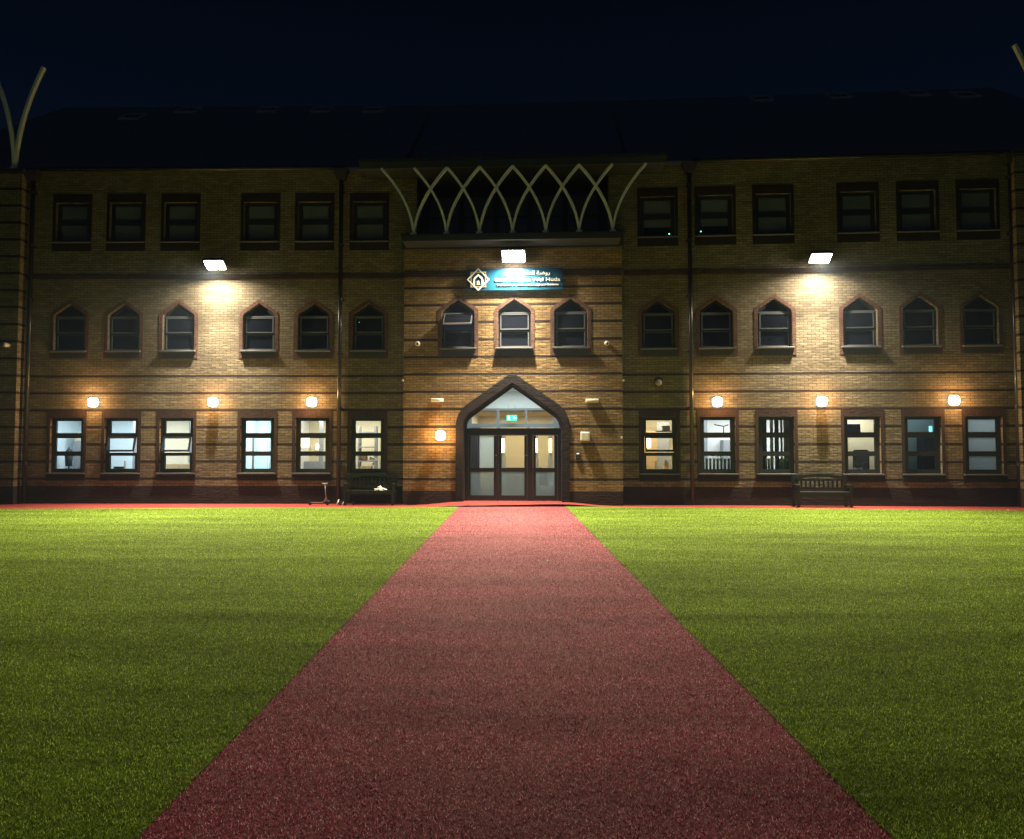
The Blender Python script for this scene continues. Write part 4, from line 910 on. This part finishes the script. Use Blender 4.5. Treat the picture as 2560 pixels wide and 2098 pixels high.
# ------------------------------------------------------------------ sign
SU0, SZ0 = FC.uz(1166, 727, -.13); SU1, SZ1 = FC.uz(1407, 669, -.13)
sw, sh = SU1-SU0, SZ1-SZ0
M = FC.M @ T(SU0, -.13, SZ0); SG = empty('school_sign', FC.M @ T(SU0, 0, SZ0)); tag(SG, 'long blue school sign with raised white lettering and star emblem over the entrance', 'sign')
def signmat():
    m = bpy.data.materials.new('blue sign panel'); m.use_nodes = True; n = m.node_tree.nodes; l = m.node_tree.links; b = n['Principled BSDF']
    tc = n.new('ShaderNodeTexCoord'); sp = n.new('ShaderNodeSeparateXYZ'); l.new(tc.outputs['Object'], sp.inputs[0])
    nz = n.new('ShaderNodeTexNoise'); nz.inputs['Scale'].default_value = 2.2; l.new(tc.outputs['Object'], nz.inputs['Vector'])
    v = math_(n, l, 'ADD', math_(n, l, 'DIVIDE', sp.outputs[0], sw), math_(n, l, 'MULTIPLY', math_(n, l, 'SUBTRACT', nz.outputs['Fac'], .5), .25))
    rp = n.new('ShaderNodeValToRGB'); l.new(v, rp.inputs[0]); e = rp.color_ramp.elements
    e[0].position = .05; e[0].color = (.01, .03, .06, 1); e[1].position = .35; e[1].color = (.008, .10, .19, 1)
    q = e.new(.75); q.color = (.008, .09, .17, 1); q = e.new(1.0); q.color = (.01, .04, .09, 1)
    l.new(rp.outputs[0], b.inputs['Base Color']); b.inputs['Roughness'].default_value = .35
    return m
obj('board', MB().bev(0, sw, 0, .13-.002, 0, sh, .008).mesh('board'), signmat(), SG, M)
def text(s, x, z, size, name, ext=.012, align='LEFT', off=0.0, font=None, width=None, par=SG, mt=None, MM=None, y=-.02):
    cu = bpy.data.curves.new('t', 'FONT'); cu.body = s; cu.size = size; cu.extrude = ext; cu.align_x = align; cu.offset = off; cu.resolution_u = 3
    to = bpy.data.objects.new('t', cu); me = bpy.data.meshes.new_from_object(to); me.name = name
    bpy.data.objects.remove(to); bpy.data.curves.remove(cu)
    xs = [v.co.x for v in me.vertices] or [0]; w0 = max(xs)-min(xs); k = (width/w0) if width else 1
    for v in me.vertices: v.co = Vector((x+(v.co.x-(min(xs) if align == 'LEFT' else 0))*k, y-v.co.z, z+v.co.y))
    me.materials.clear(); me.materials.append(mt); o = obj(name, me, mt, par, MM if MM is not None else M); return o
MAT['letter'] = mat('white raised letter', (.80, .82, .80), .4)
def sx(px): return (px-1166)/241.0*sw
def sz(py): return (727-py)/58.0*sh
LX0 = sx(1100+735/5.295); LX1 = sx(1100+1590/5.295)
text('Rawdatul Ilm Wal Huda', LX0, sz(600+553/5.295), .155, 'lettering', width=LX1-LX0, off=.002, mt=MAT['letter'])
text('The Garden of Islamic Knowledge and Guidance', sx(1100+755/5.295), sz(600+612/5.295), .075, 'lettering', width=sx(1100+1570/5.295)-sx(1100+755/5.295), off=.002, mt=MAT['letter'])
# Arabic line, presentation forms laid out right to left
AR = '\ufeeb\u062f\ufeef'
ar_vis = ''.join(reversed('\ufead\ufeed\ufebf\ufe94 \ufe8d\ufedf\ufecc\ufee0\ufee2 \ufeed\ufe8d\ufedf\ufeec\ufeaa\ufeef'))
text(ar_vis, sx(1100+860/5.295), sz(600+460/5.295), .15, 'lettering', width=sx(1100+1455/5.295)-sx(1100+860/5.295), off=.002, mt=MAT['letter'])
# emblem: interlaced eight-pointed star around an arch
ex_, ez_ = sx(1100+508/5.295), sz(600+520/5.295); r_ = .33
def ring(pts_o, pts_i, y0, y1, mb): mb.plate([[(ex_+x, ez_+z) for x, z in pts_o], [(ex_+x, ez_+z) for x, z in pts_i]], y0, y1)
dia = lambda r: [(0, r), (r, 0), (0, -r), (-r, 0)]
sq = lambda r: [(-r*.72, -r*.72), (r*.72, -r*.72), (r*.72, r*.72), (-r*.72, r*.72)]
e1 = MB(); ring(dia(r_*1.05), dia(r_*.90), -.035, -.012, e1); obj('emblem', e1.mesh('emblem'), MAT['letter'], SG, M)
e2 = MB(); ring(sq(r_), sq(r_*.86), -.030, -.010, e2); obj('emblem', e2.mesh('emblem'), mat('gold emblem', (.5, .42, .25), .4, metal=.3), SG, M)
e3 = MB(); ring(arch(.15, -.16, -.02, .17, .9), arch(.105, -.161, -.03, .10, .9), -.035, -.012, e3)
e3.plate([[(ex_+x, ez_+z) for x, z in arch(.04, -.16, -.08, -.03, .9)]], -.035, -.012)
obj('emblem', e3.mesh('emblem'), MAT['letter'], SG, M)

# ------------------------------------------------------------------ small wall things
def cctv(F, px, py, label, r=.075, face=(0, -1, -.25)):
    u, z = F.uz(px, py, -.15); M = F.M @ T(u, 0, z); o = empty('security_camera', M); tag(o, label, 'security camera', 'white dome security cameras')
    obj('mount', MB().lathe([(r*.8, 0), (r*.8, .05), (r*.4, .09)], 16, RX(pi/2)).mesh('mount', True), MAT['ptube'], o, M)
    bm = bmesh.new(); bmesh.ops.create_uvsphere(bm, u_segments=20, v_segments=14, radius=r); me = bpy.data.meshes.new('ball'); bm.to_mesh(me); bm.free()
    for p in me.polygons: p.use_smooth = True
    obj('ball', me, MAT['ptube'], o, M @ T(0, -.13, 0))
    v = Vector(face).normalized(); c = v*r
    obj('camera_lens', MB().lathe([(r*.5, -.01), (r*.5, .012), (r*.35, .02)], 16, T(c.x*.85, -.13+c.y*.85, c.z*.85) @ v.to_track_quat('Z', 'Y').to_matrix().to_4x4()).mesh('camera_lens', True), MAT['black'], o, M)
cctv(FC, 1044, 859, 'white security camera ball left of the three arched bay windows')
cctv(FC, 1517, 858, 'white security camera ball right of the three arched bay windows', face=(.3, -1, -.3))
cctv(Frame((FL.P.x, FL.P.y), .7), 12, 861, 'white security camera ball on the left tower', face=(-.3, -1, 0)) if False else None
M_t = FL.uz(12, 862, -.45)
FLT = Frame(tuple(FL.w(0, -.33, 0))[:2], .7)
cctv(FLT, 12, 862, 'white security camera ball on the left tower at the picture edge', face=(-.5, -1, .1))
def emlight(px, py, label, led=False):
    u, z = FC.uz(px, py, -.05); M = FC.M @ T(u, 0, z); o = empty('emergency_light', M); tag(o, label, 'emergency light', 'emergency lights over the entrance')
    obj('back_box', MB().bev(-.19, .19, -.04, -.001, -.055, .055, .006).mesh('back_box'), MAT['ptube'], o, M)
    obj('diffuser', MB().bev(-.185, .185, -.10, -.041, -.045, .05, .015).mesh('diffuser', True), MAT['ptube'], o, M)
    if led: obj('indicator', MB().bev(.11, .14, -.112, -.101, -.01, .02, .003).mesh('indicator'), MAT['led'], o, M)
emlight(980+385/3.416, 880+412/3.416, 'white box light with green indicator, upper left of the doorway', True)
emlight(980+1709/3.416, 880+417/3.416, 'white box light without indicator, upper right of the doorway')
u, z = FC.uz(980+1650/3.416, 880+722/3.416, -.05); M = FC.M @ T(u, 0, z); o = empty('alarm_box', M); tag(o, 'square pale grey box on the brick right of the doorway', 'box')
obj('case', MB().bev(-.14, .14, -.09, -.001, -.135, .135, .02).mesh('case'), MAT['ptube'], o, M)
obj('cover', MB().bev(-.11, .11, -.10, -.091, -.105, .105, .004).mesh('cover'), MAT['ptube'], o, M)
u, z = FC.uz(980+1588/3.416, 880+885/3.416, -.05); M = FC.M @ T(u, 0, z); o = empty('intercom', M); tag(o, 'black door entry intercom panel right of the doorway', 'intercom')
obj('panel', MB().bev(-.06, .06, -.035, -.001, -.13, .11, .006).mesh('panel'), MAT['black'], o, M)
obj('screen', MB().box(-.04, .04, -.039, -.036, .04, .08).mesh('screen'), mat('lit panel', (.8, .8, .8), .5, emis=(.9, .95, 1), estr=.5), o, M)
mb = MB()
for q in range(4): mb.box(-.022, -.008, -.039, -.036, .0-q*.022, .012-q*.022).box(.008, .022, -.039, -.036, .0-q*.022, .012-q*.022)
obj('keypad', mb.mesh('keypad'), MAT['chrome'], o, M)
u, z = FR.uz(1560+340/3.922, 880+300/3.922, -.05); M = FR.M @ T(u, 0, z); o = empty('alarm_bell', M); tag(o, 'round grey alarm bell on the brick right of the entrance bay', 'alarm')
obj('back_plate', MB().lathe([(.15, 0), (.15, .04)], 28, RX(pi/2)).mesh('back_plate', True), MAT['trim'], o, M)
obj('gong', MB().lathe([(.10, .041), (.095, .07), (.05, .10)], 28, RX(pi/2)).mesh('gong', True), MAT['grey'], o, M)
for F, px, py, d, lab in ((FC, 1006.5, 951, -.05, 'tiny white sensor on the left edge of the entrance bay'), (FC, 1559, 951, -.05, 'tiny white sensor on the right edge of the entrance bay'), (FC, 1554.5, 1094, -.05, 'tiny white sensor low on the right edge of the entrance bay')):
    u, z = F.uz(px, py, d); M = F.M @ T(u, 0, z); o = empty('motion_sensor', M); tag(o, lab, 'sensor', 'small sensors on the bay edges')
    obj('case', MB().bev(-.025, .025, -.06, -.001, -.03, .03, .01).mesh('case'), MAT['ptube'], o, M)
    obj('eye', MB().lathe([(.018, 0), (.012, .014)], 10, T(0, -.06, -.005) @ RX(pi/2)).mesh('eye', True), MAT['grey'], o, M)
# indicator lights glowing inside dark windows
for F, px, py, lab in ((FL, 898, 806, 'tiny green light glowing inside the dark arched window left of the bay'), (FR, 1673, 585, 'tiny green light glowing inside the top floor window right of the bay'), (FR, 1752, 579, 'tiny pale light glowing inside the half blinded top window')):
    u, z = F.uz(px, py, .1); M = F.M @ T(u, .10, z); o = tag(obj('indicator_light', MB().lathe([(.014, 0), (.012, .01)], 12, RX(pi/2)).mesh('indicator_light', True), MAT['led'], None, M), lab, 'indicator light')

# ------------------------------------------------------------------ benches, scooters, litter
def bench(F, px0, px1, d, label):
    u0, u1 = F.uz(px0, 1240, d)[0], F.uz(px1, 1240, d)[0]; w = u1-u0
    M = F.M @ T((u0+u1)/2, d, 0.002); o = empty('park_bench', M); tag(o, label, 'bench', 'dark timber benches against the wall')
    for s in (-1, 1):
        x = s*(w/2-.06)
        obj('leg', MB().box(x-.035, x+.035, -.26, -.19, 0, .62).mesh('leg'), MAT['bench'], o, M)
        obj('leg', MB().box(x-.035, x+.035, .19, .26, 0, .90).mesh('leg'), MAT['bench'], o, M)
        obj('armrest', MB().bev(x-.045, x+.045, -.30, .19, .622, .655, .008).mesh('armrest'), MAT['bench'], o, M)
    mb = MB()
    for k in range(5): mb.bev(-w/2+.02, w/2-.02, -.24+k*.085, -.24+k*.085+.07, .42, .445, .005)
    obj('seat', mb.mesh('seat'), MAT['bench'], o, M)
    mb = MB().box(-w/2+.10, w/2-.10, .20, .25, .50, .56)
    N = 16; top = [(-w/2+.0+w*i/N, .86+.10*sin(pi*i/N)) for i in range(N+1)]
    mb.plate([top+[(x, z-.09) for x, z in reversed(top)]], .195, .24)
    for k in range(11):
        x = -w/2+.16+k*(w-.32)/10; mb.box(x-.022, x+.022, .21, .235, .561, .80)
    obj('backrest', mb.mesh('backrest'), MAT['bench'], o, M)
    obj('apron', MB().box(-w/2+.10, w/2-.10, -.235, -.205, .34, .418).mesh('apron'), MAT['bench'], o, M)
    return M
MbL = bench(FL, 862, 990, -.42, 'dark timber bench left of the entrance bay with a white bag on it')
MbR = bench(FR, 1985, 2126, -.42, 'dark timber bench with curved slatted back under the right wing windows')
# crumpled bag on the left bench
vs = []; fs = []
bmh = bmesh.new(); bmesh.ops.create_icosphere(bmh, subdivisions=3, radius=1)
for v in bmh.verts:
    n_ = 1+.25*sin(v.co.x*7+1)*cos(v.co.y*6)+.12*sin(v.co.z*11+v.co.x*5)
    v.co = Vector((v.co.x*.17*n_, v.co.y*.10*n_, max(0, .0+v.co.z*.075*n_*(1.0+.9*math.exp(-((v.co.x+.1)*3)**2)))))
me = bpy.data.meshes.new('carrier_bag'); bmh.to_mesh(me); bmh.free()
u, _ = FL.uz(951, 1222, -.5)
tag(obj('carrier_bag', me, MAT['paper'], None, FL.M @ T(u, -.48, .448)), 'crumpled white bag lying on the seat of the left bench', 'bag')
# kick scooters by the left downpipe
def wheel(r, M_, par, nm='wheel'):
    obj(nm, MB().lathe([(r*.5, -.012), (r*.92, -.014), (r, -.006), (r, .006), (r*.92, .014), (r*.5, .012)], 18).mesh(nm, True), MAT['rubber'], par, M_)
us, _ = FL.uz(817, 1245, -.5)
M = FL.M @ T(us-.12, -.55, .004) @ RZ(R_(6)); o = empty('kick_scooter', M); tag(o, 'upright child scooter with tall handlebar leaning near the left middle downpipe', 'scooter')
obj('deck', MB().bev(-.34, .02, -.05, .05, .07, .09, .008).mesh('deck'), MAT['chrome'], o, M)
obj('steering_column', MB().tube([(.14, 0, .07), (.09, 0, .35), (.07, 0, .64)], .014, 10).mesh('steering_column', True), MAT['chrome'], o, M)
obj('handlebar', MB().tube([(-.02, 0, .645), (.15, 0, .65)], .016, 10).mesh('handlebar', True), MAT['grey'], o, M)
obj('neck', MB().tube([(.02, 0, .085), (.06, 0, .12), (.10, 0, .2), (.12, 0, .2)], .018, 8).mesh('neck', True), MAT['chrome'], o, M)
obj('mudguard', MB().tube([(.04, 0, .08), (.08, 0, .13), (.14, 0, .15), (.22, 0, .11)], .014, 8).mesh('mudguard', True), MAT['chrome'], o, M)
wheel(.06, M @ T(.15, 0, .06) @ RX(pi/2), o); wheel(.055, M @ T(-.36, 0, .055) @ RX(pi/2), o)
us2, _ = FL.uz(848, 1245, -.5)
M = FL.M @ T(us2, -.50, .004); o = empty('kick_scooter', M); tag(o, 'folded scooter lying beside the downpipe with two pale struts showing', 'scooter')
obj('strut', MB().tube([(-.05, -.1, .01), (.0, -.02, .16)], .018, 8).mesh('strut', True), MAT['paper'], o, M)
obj('strut', MB().tube([(.12, -.1, .02), (.16, -.04, .11)], .014, 8).mesh('strut', True), MAT['paper'], o, M)
obj('deck', MB().bev(-.02, .4, 0, .10, .02, .045, .008).mesh('deck'), MAT['rubber'], o, M)
wheel(.05, M @ T(.02, .05, .05) @ RX(pi/2), o); wheel(.05, M @ T(.42, .05, .05) @ RX(pi/2), o)
# fallen leaves and litter on the turf
groups = 'scraps of litter and leaves on the turf'
spots = [(170*1, 1277), (264, 1277), (2088, 1279), (2140, 1279), (2211, 1281), (2500, 1284), (2467, 1296), (1372, 1403), (1796, 1306), (2300, 1310), (1410, 1512), (2520, 1276), (1040, 1333)]
for k, (px, py) in enumerate(spots):
    x, y = ground(px, py, .014); pale = k in (6, 11)
    s_ = random.uniform(.025, .05); a = random.uniform(0, 6)
    me = MB().add([(-s_, 0, .002), (-.3*s_, .4*s_, .012), (s_, .1*s_, .002), (.2*s_, -.5*s_, .008), (0, 0, .016)], [(0, 3, 4), (3, 2, 4), (2, 1, 4), (1, 0, 4), (0, 1, 2, 3)]).mesh('leaf_scrap')
    o = obj('leaf_scrap' if not pale else 'paper_scrap', me, MAT['paper'] if pale else MAT['wood'], None, T(x, y, .013) @ RZ(a))
    tag(o, ('tiny pale paper scrap lying on the turf' if pale else 'tiny dark fallen leaf lying on the turf'), 'litter', ('pale scraps on the turf' if pale else 'dark leaves on the turf'))

# ------------------------------------------------------------------ haze
GLARE_HAZE = 0.0007  # no real mist: thin volume added for a glow round the lamps
if GLARE_HAZE > 0:
    m = bpy.data.materials.new('glare_haze'); m.use_nodes = True; n = m.node_tree.nodes; l = m.node_tree.links; n.remove(n['Principled BSDF'])
    pv = n.new('ShaderNodeVolumePrincipled'); pv.inputs['Density'].default_value = GLARE_HAZE; pv.inputs['Color'].default_value = (.55, .75, 1.0, 1)
    l.new(pv.outputs[0], n['Material Output'].inputs['Volume'])
    tag(obj('glare_haze', MB().box(-60, 60, -15, 60, -1.0, 26).mesh('glare_haze'), m), kind='stuff')
